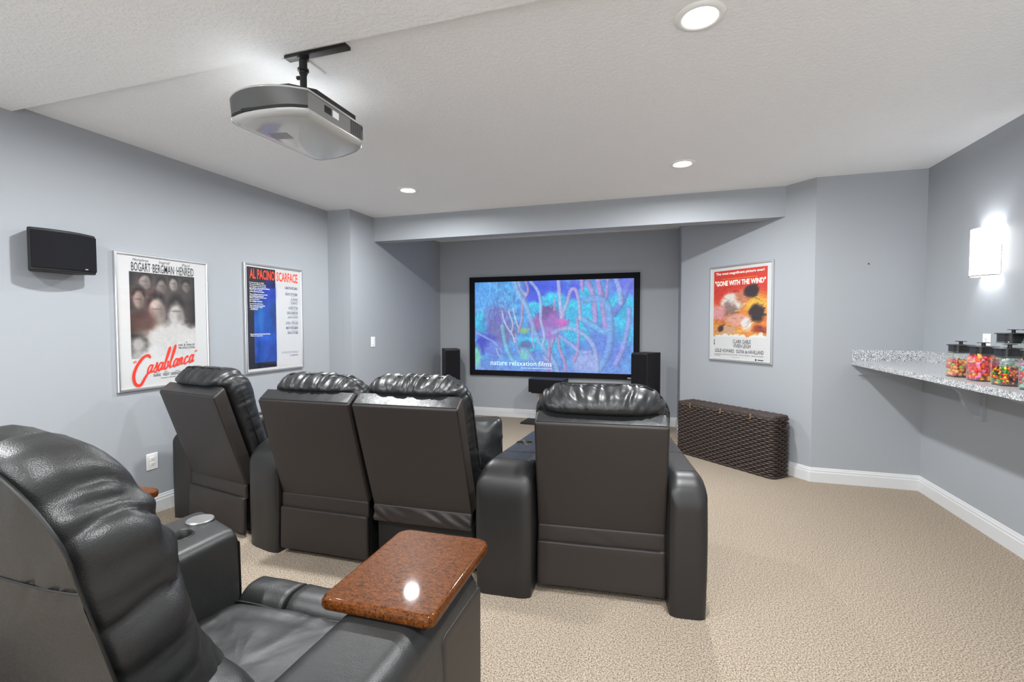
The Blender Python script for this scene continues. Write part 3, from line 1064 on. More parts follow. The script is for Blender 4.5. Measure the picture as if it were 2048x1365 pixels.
def framed_poster(label, O, U, N, w_, h, art, rail=0.02, depth=0.024):
    """O = lower-left corner of the frame on the wall"""
    O, U, N = Vector(O), Vector(U), Vector(N)
    t = thing('framed_poster', label, 'poster', O, 0, 'silver framed film posters')
    bpy.context.view_layer.update()
    W = Vector((0, 0, 1))
    def at(x, y, d): return U * x + W * y + N * d
    # mitred rails with a rounded face
    prof = [(0, 0.001), (0, depth * .8), (rail * .2, depth), (rail * .75, depth), (rail, depth * .72), (rail, 0.004)]
    cs = [(0, 0, 1, 1), (w_, 0, -1, 1), (w_, h, -1, -1), (0, h, 1, -1)]
    for k in range(4):
        a, b = cs[k], cs[(k + 1) % 4]
        v = []
        for c in (a, b):
            for off, d in prof:
                v.append(at(c[0] + c[2] * off, c[1] + c[3] * off, d))
        n = len(prof)
        f = [(i, i + n, i + n + 1, i + 1) for i in range(n - 1)] + [(n - 1, 2 * n - 1, n, 0)]
        f += [tuple(range(n)), tuple(reversed(range(n, 2 * n)))]
        obj('frame_rail', v, f, SILVER, t)
    im = to_image('print_' + str(len(bpy.data.images)), np.minimum(art, 255) * np.where(art > 206, 1.0, 1.0))
    i = rail * .6
    uv_quad('print', [at(i, i, .012), at(w_ - i, i, .012), at(w_ - i, h - i, .012), at(i, h - i, .012)], print_mat('poster_print_%d' % len(bpy.data.images), im), t)
    g = obj('glazing', [at(rail * .9, rail * .9, .0165), at(w_ - rail * .9, rail * .9, .0165), at(w_ - rail * .9, h - rail * .9, .0165), at(rail * .9, h - rail * .9, .0165)], [(0, 1, 2, 3)], GLAZE, t)
    P = Print(O + N * .012, U, N)
    return t, P, i

PX = 620
def art_canvas(w_, h):
    return np.ones((int(PX * h), int(PX * w_), 3)) * np.array((196., 196., 196.))
def mk(i, h):
    """poster metre coordinates (x from left of frame, y from its foot) -> canvas pixels"""
    return lambda x, y: ((x - i) * PX, (h - i - y) * PX)

# --- first poster, left wall: sepia panel and red brush script
w_, h_ = 0.723, 1.005
i_ = 0.012
A = art_canvas(w_ - 2 * i_, h_ - 2 * i_)
k = mk(i_, h_)
y0, z0 = 2.358, 0.952
def C(y, z): return k(y - y0, z - z0)
x_a, y_a = [int(v) for v in C(2.458, 1.822)]
x_b, y_b = [int(v) for v in C(2.960, 1.185)]
sub = A[y_a:y_b, x_a:x_b].copy()
hh, ww = sub.shape[:2]
nz1 = fbm(hh, ww, 5, 11)
sub[:] = np.array((34, 28, 27)) * (0.7 + 0.7 * nz1[..., None])
for (bx, by, rx, ry, c) in [(.22, .10, .09, .085, (172, 158, 150)), (.47, .14, .085, .09, (150, 138, 130)), (.65, .10, .08, .085, (176, 164, 156)), (.86, .12, .085, .085, (128, 118, 112)),
                            (.12, .31, .10, .12, (170, 150, 142)), (.40, .42, .15, .15, (214, 194, 184)), (.70, .44, .16, .17, (206, 200, 196))]:
    blob(sub, bx * ww, by * hh, rx * ww * 1.25, ry * hh * 1.2, (104, 92, 88), 1.2, nz1, .8)
    blob(sub, bx * ww, (by + ry * 1.5) * hh, rx * ww * 1.4, ry * hh * .8, (66, 58, 56), .8, nz1)
    blob(sub, bx * ww, (by - ry * .45) * hh, rx * ww * .86, ry * hh * .70, (22, 18, 18), .6, nz1)
    blob(sub, (bx - rx * .08) * ww, (by + ry * .15) * hh, rx * ww * .74, ry * hh * .84, c, .45, nz1)
    blob(sub, (bx + rx * .36) * ww, (by + ry * .25) * hh, rx * ww * .36, ry * hh * .7, tuple(v_ * .66 for v_ in c), 1.2, nz1, .7)
    blob(sub, (bx - rx * .1) * ww, (by + ry * .0) * hh, rx * ww * .5, ry * hh * .07, tuple(v_ * .5 for v_ in c), 1.0, None, .6)
blob(sub, .30 * ww, .66 * hh, .22 * ww, .13 * hh, (170, 156, 148), .8, nz1)
blob(sub, .14 * ww, .56 * hh, .18 * ww, .14 * hh, (84, 52, 48), .9, nz1, .8)  # reddish-brown reflection on the glazing, painted into the print
nz2 = fbm(hh, ww, 7, 31)
blob(sub, .72 * ww, .92 * hh, .50 * ww, .34 * hh, (222, 219, 216), .35, nz2)
blob(sub, .70 * ww, 1.02 * hh, .9 * ww, .22 * hh, (234, 233, 232), .9, nz2)
blob(sub, .10 * ww, .84 * hh, .10 * ww, .08 * hh, (190, 186, 182), .6, nz2)
sub *= 0.82 * (0.94 + 0.12 * fbm(hh, ww, 24, 5)[..., None])
A[y_a:y_b, x_a:x_b] = sub
t, P, _ = framed_poster('film poster with red brush script title and sepia panel, left wall', (XL, y0, z0), (0, 1, 0), (1, 0, 0), w_, h_, A)
def T1(s, ya, yb, za, zb, m=INK_BLACK, **kw): P.text(s, ya - y0, yb - y0, za - z0, zb - z0, m, **kw)
T1('Humphrey', 2.480, 2.592, 1.896, 1.922, shear=.35)
T1('Ingrid', 2.672, 2.748, 1.896, 1.922, shear=.35)
T1('Paul', 2.856, 2.916, 1.899, 1.921, shear=.35)
T1('BOGART', 2.473, 2.610, 1.828, 1.893, bold=.006)
T1('BERGMAN', 2.626, 2.790, 1.828, 1.893, bold=.006)
T1('HENREID', 2.812, 2.955, 1.828, 1.893, bold=.006)
P.disc(2.618 - y0, 1.861 - z0, .003, INK_BLACK); P.disc(2.801 - y0, 1.861 - z0, .003, INK_BLACK)
T1('A', 2.874, 2.884, 1.288, 1.301, bold=.01)
T1('HAL B. WALLIS', 2.812, 2.947, 1.264, 1.281, bold=.01)
T1('PRODUCTION', 2.812, 2.947, 1.241, 1.257, bold=.01)
T1('RAINS', 2.610, 2.664, 1.040, 1.062, bold=.01)
T1('VEIDT', 2.680, 2.732, 1.040, 1.062, bold=.01)
T1('GREENSTREET', 2.742, 2.860, 1.040, 1.062, bold=.01)
T1('CLAUDE', 2.618, 2.652, 1.067, 1.074); T1('CONRAD', 2.688, 2.722, 1.067, 1.074); T1('SYDNEY', 2.780, 2.815, 1.067, 1.074)
T1('Directed by MICHAEL CURTIZ', 2.665, 2.830, 1.018, 1.031, shear=.2)
GL = {'a': [(.78, .80), (.45, 1.0), (.12, .62), (.14, .12), (.42, .03), (.72, .45), (.86, 1.0), (.74, .35), (.86, .04), (1.12, .22)],
      's': [(.02, .1), (.38, .65), (.52, 1.12), (.60, .65), (.72, .22), (.45, -.04), (.12, .10)],
      'b': [(.02, .15), (.42, 1.2), (.74, 2.3), (.62, 2.75), (.40, 2.2), (.22, .8), (.28, .06), (.62, .06), (.82, .45), (.70, .92), (1.0, .78)],
      'l': [(.02, .15), (.40, 1.2), (.70, 2.4), (.58, 2.85), (.36, 2.2), (.20, .8), (.30, .02), (.72, .22)],
      'n': [(.02, .6), (.16, .98), (.14, .02), (.22, .55), (.50, .98), (.64, .75), (.60, .10), (.95, .20)],
      'c': [(.80, .78), (.55, 1.0), (.18, .66), (.14, .16), (.44, 0), (.92, .26)]}
base, slope, wd, xh = (2.560, 1.068), 0.175, 0.0425, 0.058
x = 0.0
for ch in 'asablanca':
    g = []
    for gx, gy in GL[ch]:
        X = x + gx * wd * 0.98 + gy * xh * .22
        g.append((base[0] + X - y0, base[1] + slope * X + gy * xh - z0))
    P.ribbon(g, 0.0135, INK_RED)
    x += wd * (0.80 if ch in 'sl' else 1.02)
P.ribbon([(2.588 - y0, 1.185 - z0), (2.574 - y0, 1.207 - z0), (2.535 - y0, 1.190 - z0), (2.490 - y0, 1.130 - z0), (2.466 - y0, 1.060 - z0), (2.478 - y0, 1.000 - z0), (2.512 - y0, .990 - z0), (2.545 - y0, 1.040 - z0), (2.566 - y0, 1.072 - z0)], 0.021, INK_RED)
for q in ((2.470, 1.168), (2.482, 1.172), (2.950, 1.226), (2.960, 1.228)):
    P.ribbon([(q[0] - y0, q[1] - z0), (q[0] - y0 + .003, q[1] - z0 - .014)], .007, INK_RED)
P.build(t)

# --- second poster, left wall: navy and white
y0, z0 = 3.446, 0.972
w_, h_ = 0.742, 1.040
A = art_canvas(w_ - 2 * i_, h_ - 2 * i_)
k = mk(i_, h_)
def rect_art(ya, za, yb, zb, col, nzs=None, amt=.25):
    xa, ya_ = [int(v) for v in k(ya - y0, zb - z0)]
    xb, yb_ = [int(v) for v in k(yb - y0, za - z0)]
    s = A[ya_:yb_, xa:xb]
    n_ = fbm(s.shape[0], s.shape[1], 6, nzs or 3) if s.size else 0
    s[:] = np.array(col) * (1 - amt / 2 + amt * n_[..., None])
rect_art(3.482, 1.014, 3.824, 1.975, (24, 26, 40), 21)
rect_art(3.556, 1.068, 3.826, 1.790, (26, 62, 140), 22, .9)
xa, ya_ = [int(v) for v in k(3.60 - y0, 1.56 - z0)]
blob(A, *k(3.62 - y0, 1.50 - z0), 28, 80, (40, 110, 180), 1.2, None, .7)
blob(A, *k(3.74 - y0, 1.76 - z0), 44, 70, (34, 50, 170), 1.2, None, .6)
xa, ya_ = [int(v) for v in k(3.824 - y0, 1.97 - z0)]
t, P, _ = framed_poster('film poster half navy half white with orange capitals, left wall', (XL, y0, z0), (0, 1, 0), (1, 0, 0), w_, h_, A)
T1('AL PACINO', 3.512, 3.816, 1.866, 1.960, INK_ORANGE, bold=.02)
T1('SCARFACE', 3.838, 4.124, 1.866, 1.960, INK_ORANGE, bold=.02)
lines = ['In the spring of 1980,', 'the port at Mariel Harbor', 'was opened, and thousands', 'set sail for the United States.', 'They came in search', 'of the American Dream.', None,
         'One of them found it on the', 'sun-washed avenues of', 'Miami...wealth, power and', 'passion beyond', 'his wildest dreams.', None,
         'He was Tony Montana.', 'The world will remember', 'him by another name', '...SCARFACE.']
z = 1.832
for s in lines:
    if s is None:
        z -= .009
        continue
    T1(s, 3.508, 3.508 + len(s) * .0078, z - .010, z + .004, INK_WHITE, bold=.02)
    z -= .0165
T1('He loved the American Dream.', 3.508, 3.748, 1.336, 1.350, INK_WHITE, bold=.02)
T1('With a vengeance.', 3.508, 3.655, 1.318, 1.332, INK_WHITE, bold=.02)
for s, ya, zz in [('A MARTIN BREGMAN', 3.945, 1.806), ('BRIAN DE PALMA', 3.955, 1.744), ('AL PACINO', 4.028, 1.690), ('"SCARFACE"', 4.020, 1.654), ('OLIVER STONE', 3.990, 1.600), ('GIORGIO MORODER', 3.970, 1.550),
                  ('JOHN A. ALONZO', 3.980, 1.502), ('LOUIS A. STROLLER', 3.950, 1.446), ('MARTIN BREGMAN', 3.955, 1.396), ('BRIAN DE PALMA', 3.975, 1.346)]:
    T1(s, ya, 4.122, zz - .012, zz + .017, INK_GREYBLUE, bold=.003)
for zz in (1.725, 1.624, 1.578, 1.528, 1.472, 1.42, 1.37):
    P.rect(4.03 - y0, zz - z0 - .001, 4.12 - y0, zz - z0 + .001, INK_GREYBLUE)
T1('READ THE BANTAM BOOK   SOUNDTRACK AVAILABLE ON RECORDS', 3.89, 4.112, 1.150, 1.156, INK_GREYBLUE)
T1('A UNIVERSAL PICTURE   PANAVISION', 3.89, 4.112, 1.138, 1.144, INK_GREYBLUE)
T1('R   RESTRICTED', 4.0, 4.11, 1.106, 1.120, INK_GREYBLUE, bold=.01)
P.build(t)

# --- third poster, angled wall: red to orange
eU = Vector((P2[0] - P1[0], P2[1] - P1[1], 0)).normalized()
eN = Vector((eU.y, -eU.x, 0))
w_, h_ = 0.770, 1.026
x0_, z0 = 0.446, 1.033
A = art_canvas(w_ - 2 * i_, h_ - 2 * i_)
k = mk(i_, h_)
xa, ya_ = [int(v) for v in k(.500 - x0_, 2.006 - z0)]
xb, yb_ = [int(v) for v in k(1.149 - x0_, 1.295 - z0)]
sub = A[ya_:yb_, xa:xb].copy()
hh, ww = sub.shape[:2]
na, nb_ = fbm(hh, ww, 5, 41), fbm(hh, ww, 14, 51)
v = np.linspace(0, 1, hh)[:, None] + (na - .5) * .35
cr, co, cy = np.array((222, 58, 40.)), np.array((232, 112, 40.)), np.array((240, 176, 70.))
m1 = np.clip((v - .35) / .25, 0, 1)[..., None]; m2 = np.clip((v - .62) / .3, 0, 1)[..., None] * nb_[..., None] * 1.5
sub[:] = cr * (1 - m1) + co * m1
sub += (cy - sub) * np.clip(m2, 0, 1)
blob(sub, .80 * ww, .52 * hh, .25 * ww, .16 * hh, (244, 186, 66), .9, na)
blob(sub, .36 * ww, .50 * hh, .20 * ww, .15 * hh, (236, 228, 218), .35, na)
blob(sub, .30 * ww, .60 * hh, .16 * ww, .12 * hh, (128, 96, 84), .6, nb_, .8)
blob(sub, .56 * ww, .40 * hh, .13 * ww, .10 * hh, (206, 130, 96), .5, na)
blob(sub, .72 * ww, .33 * hh, .13 * ww, .09 * hh, (48, 32, 36), .4, na)
blob(sub, .10 * ww, .63 * hh, .14 * ww, .12 * hh, (232, 160, 160), .5, nb_)
blob(sub, .46 * ww, .74 * hh, .22 * ww, .09 * hh, (232, 170, 150), .5, na)
blob(sub, .64 * ww, .80 * hh, .10 * ww, .10 * hh, (240, 232, 228), .4, nb_)
blob(sub, .82 * ww, .66 * hh, .13 * ww, .13 * hh, (52, 36, 40), .45, nb_)
blob(sub, .24 * ww, .90 * hh, .22 * ww, .07 * hh, (214, 170, 130), .7, nb_)
blob(sub, .14 * ww, .88 * hh, .06 * ww, .05 * hh, (70, 44, 36), .6, nb_)
blob(sub, .88 * ww, .88 * hh, .12 * ww, .06 * hh, (160, 60, 40), .7, nb_)
edge = np.clip((np.linspace(0, 1, hh)[:, None] - .965 + (nb_ - .5) * .12) / .02, 0, 1)
rp = np.random.RandomState(12)
sub0 = sub.copy()
for _ in range(240):
    px_, py_ = rp.uniform(0, ww - 1), rp.uniform(.22, .96) * hh
    c_ = sub0[int(py_), int(px_)] * rp.uniform(.72, 1.2)
    an_ = rp.uniform(-1.0, .4); ln_ = rp.uniform(10, 42)
    stroke(sub, [(px_, py_), (px_ + ln_ * .5 * math.cos(an_) + rp.uniform(-4, 4), py_ + ln_ * .5 * math.sin(an_)), (px_ + ln_ * math.cos(an_), py_ + ln_ * math.sin(an_))], rp.uniform(3, 9), c_, 2.0, .75, False)
sub *= 0.86
blend(sub, edge, (206, 206, 205))
A[ya_:yb_, xa:xb] = sub
O3 = Vector((P1[0], P1[1], 0)) + eU * x0_ + Vector((0, 0, z0))
t, P, _ = framed_poster('film poster with red orange panel and white block title, angled wall', O3, eU, eN, w_, h_, A)
def T3(s, a, b, za, zb, m=INK_BLACK, **kw): P.text(s, a - x0_, b - x0_, za - z0, zb - z0, m, **kw)
T3('The most magnificent picture ever!', .528, 1.115, 1.955, 1.990, INK_CREAM, bold=.022)
T3("DAVID O. SELZNICK'S PRODUCTION OF MARGARET MITCHELL'S", .608, 1.045, 1.910, 1.921, INK_YELLOW, bold=.01)
T3('"GONE WITH THE WIND"', .517, 1.132, 1.843, 1.900, INK_CREAM, bold=.032)
T3('CLARK GABLE', .758, .974, 1.228, 1.268, bold=.008)
T3('VIVIEN LEIGH', .762, .972, 1.182, 1.222, bold=.008)
T3('LESLIE HOWARD', .526, .775, 1.126, 1.164, bold=.008)
T3('OLIVIA de HAVILLAND', .800, 1.122, 1.126, 1.164, bold=.008)
T3('A SELZNICK INTERNATIONAL PICTURE   VICTOR FLEMING   SIDNEY HOWARD', .518, 1.122, 1.100, 1.110)
T3('MUSIC BY MAX STEINER', .52, .60, 1.086, 1.093, bold=.01)
T3('STEREOPHONIC SOUND', .742, .84, 1.076, 1.081)
P.disc(1.035 - x0_, 1.068 - z0, .010, INK_BLACK)
P.rect(1.055 - x0_, 1.063 - z0, 1.12 - x0_, 1.072 - z0, INK_BLACK)
P.rect(.512 - x0_, 1.215 - z0, .519 - x0_, 1.268 - z0, INK_BLACK); P.rect(.508 - x0_, 1.208 - z0, .524 - x0_, 1.218 - z0, INK_BLACK)
P.build(t)

# ------------------------------------------------------------------ projection screen with a reef film still
SX0, SX1, SZ0, SZ1 = -2.838, -0.268, 0.640, 2.157
PX0, PX1, PZ0, PZ1 = -2.749, -0.350, 0.719, 2.0765
SW, SH = 760, 430
S = np.zeros((SH, SW, 3))
n1, n2, n3 = fbm(SH, SW, 5, 101), fbm(SH, SW, 22, 111), fbm(SH, SW, 60, 121, 2)
X = np.linspace(0, 1, SW)[None]; Y = np.linspace(0, 1, SH)[:, None]
def q(x, y): return ((x - 325) / 1475 * SW, (y - 205) / 850 * SH)
S[:] = np.array((58, 120, 205.)); 
S += (np.array((74, 180, 222.)) - S) * np.clip(n2 * 1.5 - .25, 0, 1)[..., None] * .8
S += (np.array((92, 96, 190.)) - S) * np.clip((n1 - .45) * 3, 0, 1)[..., None] * .55
S += (np.array((124, 134, 205.)) - S) * (np.clip((Y - .7) * 2.2, 0, 1) * np.ones((1, SW)))[..., None] * .8
def bl(x, y, rx, ry, c, soft=.4, nn=n2, a=1.): 
    c_ = q(x, y); blob(S, c_[0], c_[1], rx / 1475 * SW, ry / 850 * SH, c, soft, nn, a)
bl(1040, 280, 190, 150, (58, 84, 222), .5, n1); bl(930, 340, 110, 100, (50, 70, 205), .5, n1); bl(1280, 300, 60, 110, (70, 84, 214), .6, n1)
bl(1740, 260, 140, 110, (92, 100, 222), .8, n1); bl(420, 300, 120, 140, (70, 150, 225), .8, n2)
for x, y, rx, ry in [(1085, 400, 115, 85), (910, 470, 85, 75), (1270, 520, 115, 130), (1400, 330, 80, 60), (1700, 470, 110, 150), (1690, 680, 110, 110), (1300, 690, 110, 80), (1480, 480, 120, 110), (880, 790, 150, 60), (1090, 790, 90, 60), (390, 590, 70, 90)]:
    bl(x, y, rx, ry, (44, 196, 226), .35, n2)
    bl(x + 12, y + 22, rx * .8, ry * .7, (34, 140, 196), .9, n3, .55)
bl(560, 560, 130, 150, (92, 92, 170), .6); bl(600, 700, 140, 120, (96, 100, 160), .7); bl(430, 790, 110, 90, (54, 62, 186), .5); bl(520, 850, 90, 80, (96, 120, 206), .5)
bl(1050, 550, 120, 110, (118, 82, 160), .4, n3); bl(935, 600, 80, 55, (150, 84, 164), .6, n3); bl(1170, 600, 62, 52, (186, 84, 172), .6, n3); bl(1050, 690, 80, 70, (150, 108, 190), .7, n3); bl(1035, 500, 70, 55, (92, 66, 132), .7, n3); bl(1090, 560, 50, 60, (150, 90, 170), .8, n3, .8)
bl(815, 668, 50, 26, (120, 180, 120), .9); bl(820, 890, 50, 60, (104, 196, 190), .6); bl(1400, 960, 140, 90, (140, 160, 214), .5); bl(345, 930, 30, 100, (120, 220, 160), 1.2, n1, .8)
bl(830, 800, 60, 40, (90, 70, 130), .7, n2, .7); bl(1600, 800, 120, 170, (90, 96, 200), .9, n1, .6)
rr = np.random.RandomState(5)
for kx in range(90):        # fine sea fan
    x0f, y0f = rr.uniform(340, 760), rr.uniform(260, 640)
    stroke(S, [q(x0f, y0f), q(x0f - rr.uniform(-30, 30) , y0f - 80), q(x0f + rr.uniform(-70, 70), y0f - rr.uniform(110, 220))], rr.uniform(1.5, 3.2), (rr.uniform(90, 150), rr.uniform(180, 215), 232), 1.6, .4, False)
ST = [([(1790, 190), (1740, 290), (1690, 420), (1620, 520)], 54, (96, 98, 210)), ([(1400, 230), (1450, 350), (1470, 580)], 42, (204, 120, 190)), ([(1490, 220), (1520, 360), (1560, 640)], 44, (198, 116, 186)),
      ([(1345, 205), (1352, 300)], 30, (206, 120, 190)), ([(1575, 200), (1562, 380)], 26, (190, 130, 200)), ([(1650, 210), (1680, 320), (1690, 420)], 40, (150, 170, 222)),
      ([(1760, 480), (1750, 640), (1700, 850), (1650, 960)], 40, (150, 140, 215)), ([(1350, 560), (1450, 620), (1550, 680), (1620, 640)], 46, (92, 172, 218)),
      ([(1305, 560), (1320, 700), (1310, 860), (1280, 950)], 26, (196, 122, 176)), ([(1380, 390), (1500, 380), (1570, 430), (1595, 560), (1600, 750), (1570, 900), (1510, 1010)], 58, (96, 150, 214)),
      ([(830, 210), (850, 300), (800, 400), (790, 560), (760, 680)], 22, (196, 124, 160)), ([(760, 205), (775, 280), (830, 330)], 34, (170, 170, 215)),
      ([(720, 210), (760, 310), (830, 430), (880, 570), (930, 720), (1000, 830), (1080, 930), (1130, 1040)], 42, (132, 168, 214)),
      ([(1090, 750), (1060, 850), (1040, 1040)], 26, (196, 110, 160)), ([(1040, 760), (1050, 900), (985, 980)], 22, (180, 120, 170)),
      ([(880, 215), (945, 300), (972, 420), (972, 570), (1005, 700), (990, 800)], 26, (166, 190, 226)), ([(900, 640), (890, 740), (910, 830)], 18, (170, 160, 205)),
      ([(1135, 195), (1145, 330), (1160, 480), (1166, 545)], 30, (206, 186, 222)), ([(1166, 545), (1212, 420), (1250, 300), (1292, 296), (1322, 400), (1335, 560)], 28, (202, 160, 200)),
      ([(1105, 385), (1100, 440), (1095, 480)], 14, (220, 130, 160)), ([(1150, 720), (1250, 790), (1330, 860), (1430, 860)], 28, (166, 160, 215)),
      ([(1135, 745), (1150, 850), (1190, 940), (1200, 1040)], 26, (206, 120, 168)), ([(1090, 690), (1180, 652), (1280, 655), (1380, 712), (1450, 800), (1480, 900), (1490, 1030)], 36, (160, 170, 218)),
      ([(600, 480), (612, 560), (650, 640), (700, 710), (722, 780)], 16, (206, 200, 212)), ([(660, 480), (702, 600), (690, 690)], 16, (214, 180, 190)), ([(705, 460), (742, 600), (762, 645)], 14, (214, 206, 206)),
      ([(600, 630), (622, 760), (660, 880), (720, 980)], 36, (104, 186, 200)), ([(340, 690), (440, 740), (530, 790), (600, 870)], 22, (124, 150, 216)), ([(735, 700), (740, 800), (770, 880)], 20, (150, 140, 180)),
      ([(540, 840), (560, 900), (600, 940)], 16, (150, 180, 220)), ([(830, 850), (900, 940), (960, 1000)], 30, (124, 160, 206)), ([(1000, 900), (1060, 980), (1080, 1040)], 26, (150, 150, 206))]
for pts, wd_, c in ST:
    c = np.array(c) * .72 + np.array((128, 172, 226.)) * .28
    stroke(S, [q(*p_) for p_ in pts], wd_ / 1475 * SW * 1.15, c, 5.0 if wd_ > 38 else 2.8, .82)
S *= (0.88 + 0.24 * n3[..., None]) * (0.9 + 0.2 * n2[..., None])
S = S * 0.86 + np.array((160, 172, 236.)) * .14
S = (S + np.roll(S, 1, 0) + np.roll(S, 1, 1) + np.roll(S, -1, 0) + np.roll(S, -1, 1)) / 5
t = thing('projection_screen', 'wide black framed screen showing a blue coral reef', 'screen', ((SX0 + SX1) / 2, Yk, 0))
ox = (SX0 + SX1) / 2
bw = PX0 - SX0
for nm, a, b in (('frame_rail', (SX0, SZ0), (SX1, PZ0)), ('frame_rail', (SX0, PZ1), (SX1, SZ1)), ('frame_rail', (SX0, PZ0), (PX0, PZ1)), ('frame_rail', (PX1, PZ0), (SX1, PZ1))):
    MB().box((a[0] - ox, -0.05, a[1]), (b[0] - ox, -0.004, b[1])).build(nm, SCREEN_FRAME, t)
im = to_image('reef_film_still', S)
uv_quad('picture', [(PX0 - ox, -0.044, PZ0), (PX1 - ox, -0.044, PZ0), (PX1 - ox, -0.044, PZ1), (PX0 - ox, -0.044, PZ1)], print_mat('projected_picture', im, 0.62), t)
INK_GLOW = mat('projected_white', rgb(200, 220, 240), 0.6, emit=(rgb(170, 200, 238), 0.75), bump=(50, .01, .001))
P = Print((0, Yk - .0445, 0), (1, 0, 0), (0, -1, 0))
P.text('nature', -2.490, -2.222, 0.800, 0.862, INK_GLOW, bold=-0.006)
P.text('relaxation', -2.185, -1.765, 0.800, 0.872, INK_GLOW, bold=-0.006)
P.text('films', -1.730, -1.528, 0.800, 0.872, INK_GLOW, bold=-0.006)
P.text('WWW.NATURERELAXATION.COM', -2.00, -1.535, 0.758, 0.772, INK_GLOW)
P.build(t, 'projected_caption')
MB().box((-0.430 - ox, -0.053, 0.650), (-0.358 - ox, -0.049, 0.674)).build('maker_badge', STEEL, t)

# ------------------------------------------------------------------ speakers
def tower(label, x, y, rz):
    t = thing('tower_speaker', label, 'speaker', (x, y, 0), rz, 'black tower speakers beside the screen')
    MB().rbox((0, 0, 0.545), (0.115, 0.165, 0.515), 0.006, (3, 3, 3)).build('cabinet', SPEAKER_WOOD, t, True, 40)
    MB().rbox((0, -0.174, 0.56), (0.108, 0.010, 0.48), 0.006, (3, 2, 3)).build('grille', BLACK_CLOTH, t, True, 40)
    MB().rbox((0, 0, 0.016), (0.13, 0.19, 0.015), 0.005, (2, 2, 2)).build('plinth', DARK, t, True, 40)
    return t
tower('left tower speaker standing in the alcove corner beside the screen', -3.03, 6.60, math.radians(33))
tower('right tower speaker overlapping the lower right corner of the screen', -0.165, 6.42, math.radians(-30))

t = thing('center_speaker', 'low wide center speaker under the middle of the screen', 'speaker', (-1.515, 6.62, 0.46), math.radians(-6))
MB().rbox((0, 0, 0.098), (0.255, 0.14, 0.096), 0.006, (3, 3, 3)).build('cabinet', SPEAKER_WOOD, t, True, 40)
MB().rbox((0, -0.146, 0.098), (0.248, 0.008, 0.088), 0.005, (3, 2, 3)).build('grille', BLACK_CLOTH, t, True, 40)
t = thing('speaker_stand', 'metal post stand with black foot carrying the center speaker', 'stand', (-1.515, 6.62, 0), math.radians(-4))
MB().rbox((0, 0, 0.013), (0.37, 0.17, 0.012), 0.005, (3, 3, 2)).build('foot_plate', DARK, t, True, 40)
for sx in (-0.15, 0.15):
    MB().lathe([(0.02, 0.025), (0.02, 0.448)], 20, (sx, 0, 0)).build('post', mat('champagne_metal', rgb(206, 186, 168), 0.35, metal=.6, bump=(300, .05, .0005)), t, True, 40)
MB().box((-0.22, -0.12, 0.446), (0.22, 0.12, 0.458)).build('top_plate', DARK, t)

t = thing('wall_speaker', 'black curved surround speaker hung high on the left wall', 'speaker', (XL, 2.012, 1.76))
V, F = rbox((0.175, 0.058, 0.128), (0.012, 0.02, 0.008), (24, 3, 6))
bow = lambda a, d, z: (0.062 + d + (0.05 * (1 - (a / 0.175) ** 2) if d > -0.02 else 0), a * (0.70 + 0.30 * min(1, (d + 0.058) / 0.10)), z + .13)
obj('cabinet', [bow(*p_) for p_ in V], F, DARK, t, True, 40)
V, F = rbox((0.171, 0.004, 0.112), (0.004, 0.003, 0.006), (24, 2, 6))
obj('grille', [(0.123 + d + 0.05 * (1 - (a / 0.175) ** 2), a, z + .13) for a, d, z in V], F, BLACK_CLOTH, t, True, 40)
MB().box((0.1575, 0.070, 0.026), (0.166, 0.098, 0.032)).build('badge', STEEL, t)
MB().box((0.0005, -0.05, 0.06), (0.02, 0.05, 0.2)).build('bracket', BLACK_METAL, t)

# ------------------------------------------------------------------ outlets and switch
def wall_plate(name, label, cat, O, U, N, w_, h, kind):
    O, U, N = Vector(O), Vector(U), Vector(N)
    t = thing(name, label, cat, O)
    W = Vector((0, 0, 1))
    def tf(x, y, z): return U * x + W * z + N * y
    MB().rbox((0, 0.003, 0), (w_ / 2, 0.003, h / 2), (0.004, 0.0028, 0.004), (3, 2, 3), tf).build('cover_plate', WHITE_PLASTIC, t, True, 40)
    if kind == 'outlet':
        for dz in (-0.0195, 0.0195):
            MB().rbox((0, 0.0065, dz), (0.016, 0.0018, 0.0135), (0.006, 0.0015, 0.006), (3, 2, 3), tf).build('receptacle', WHITE_PLASTIC, t, True, 40)
            r = t.children[-1]
            mb = MB()
            for sx, hh_ in ((-0.006, .0045), (0.006, .0035)):
                mb.rbox((sx, 0.0082, dz + .003), (0.0011, 0.0006, hh_), 0.0004, (1, 1, 1), tf)
            mb.rbox((0, 0.0082, dz - .007), (0.0022, 0.0006, 0.0022), 0.0005, (1, 1, 1), tf)
            mb.build('slots', SLOT, r)
    else:
        for dz in (-0.016, 0.018):
            MB().rbox((0, 0.008, dz), (0.008, 0.004, 0.012), 0.002, (2, 2, 2), tf).build('toggle', WHITE_PLASTIC, t, True, 40)
    return t
wall_plate('wall_outlet', 'white duplex outlet low on the left wall behind near recliner', 'outlet', (XL, 2.588, 0.398), (0, 1, 0), (1, 0, 0), 0.084, 0.124, 'outlet')
wall_plate('wall_switch', 'white switch plate on the alcove side wall by the beam', 'switch', (XB, 5.05, 1.217), (0, 1, 0), (1, 0, 0), 0.085, 0.125, 'switch')
wall_plate('wall_outlet', 'white outlet above the counter, half behind the rear jars', 'outlet', (XR, 4.07, 1.308), (0, -1, 0), (-1, 0, 0), 0.082, 0.118, 'outlet')

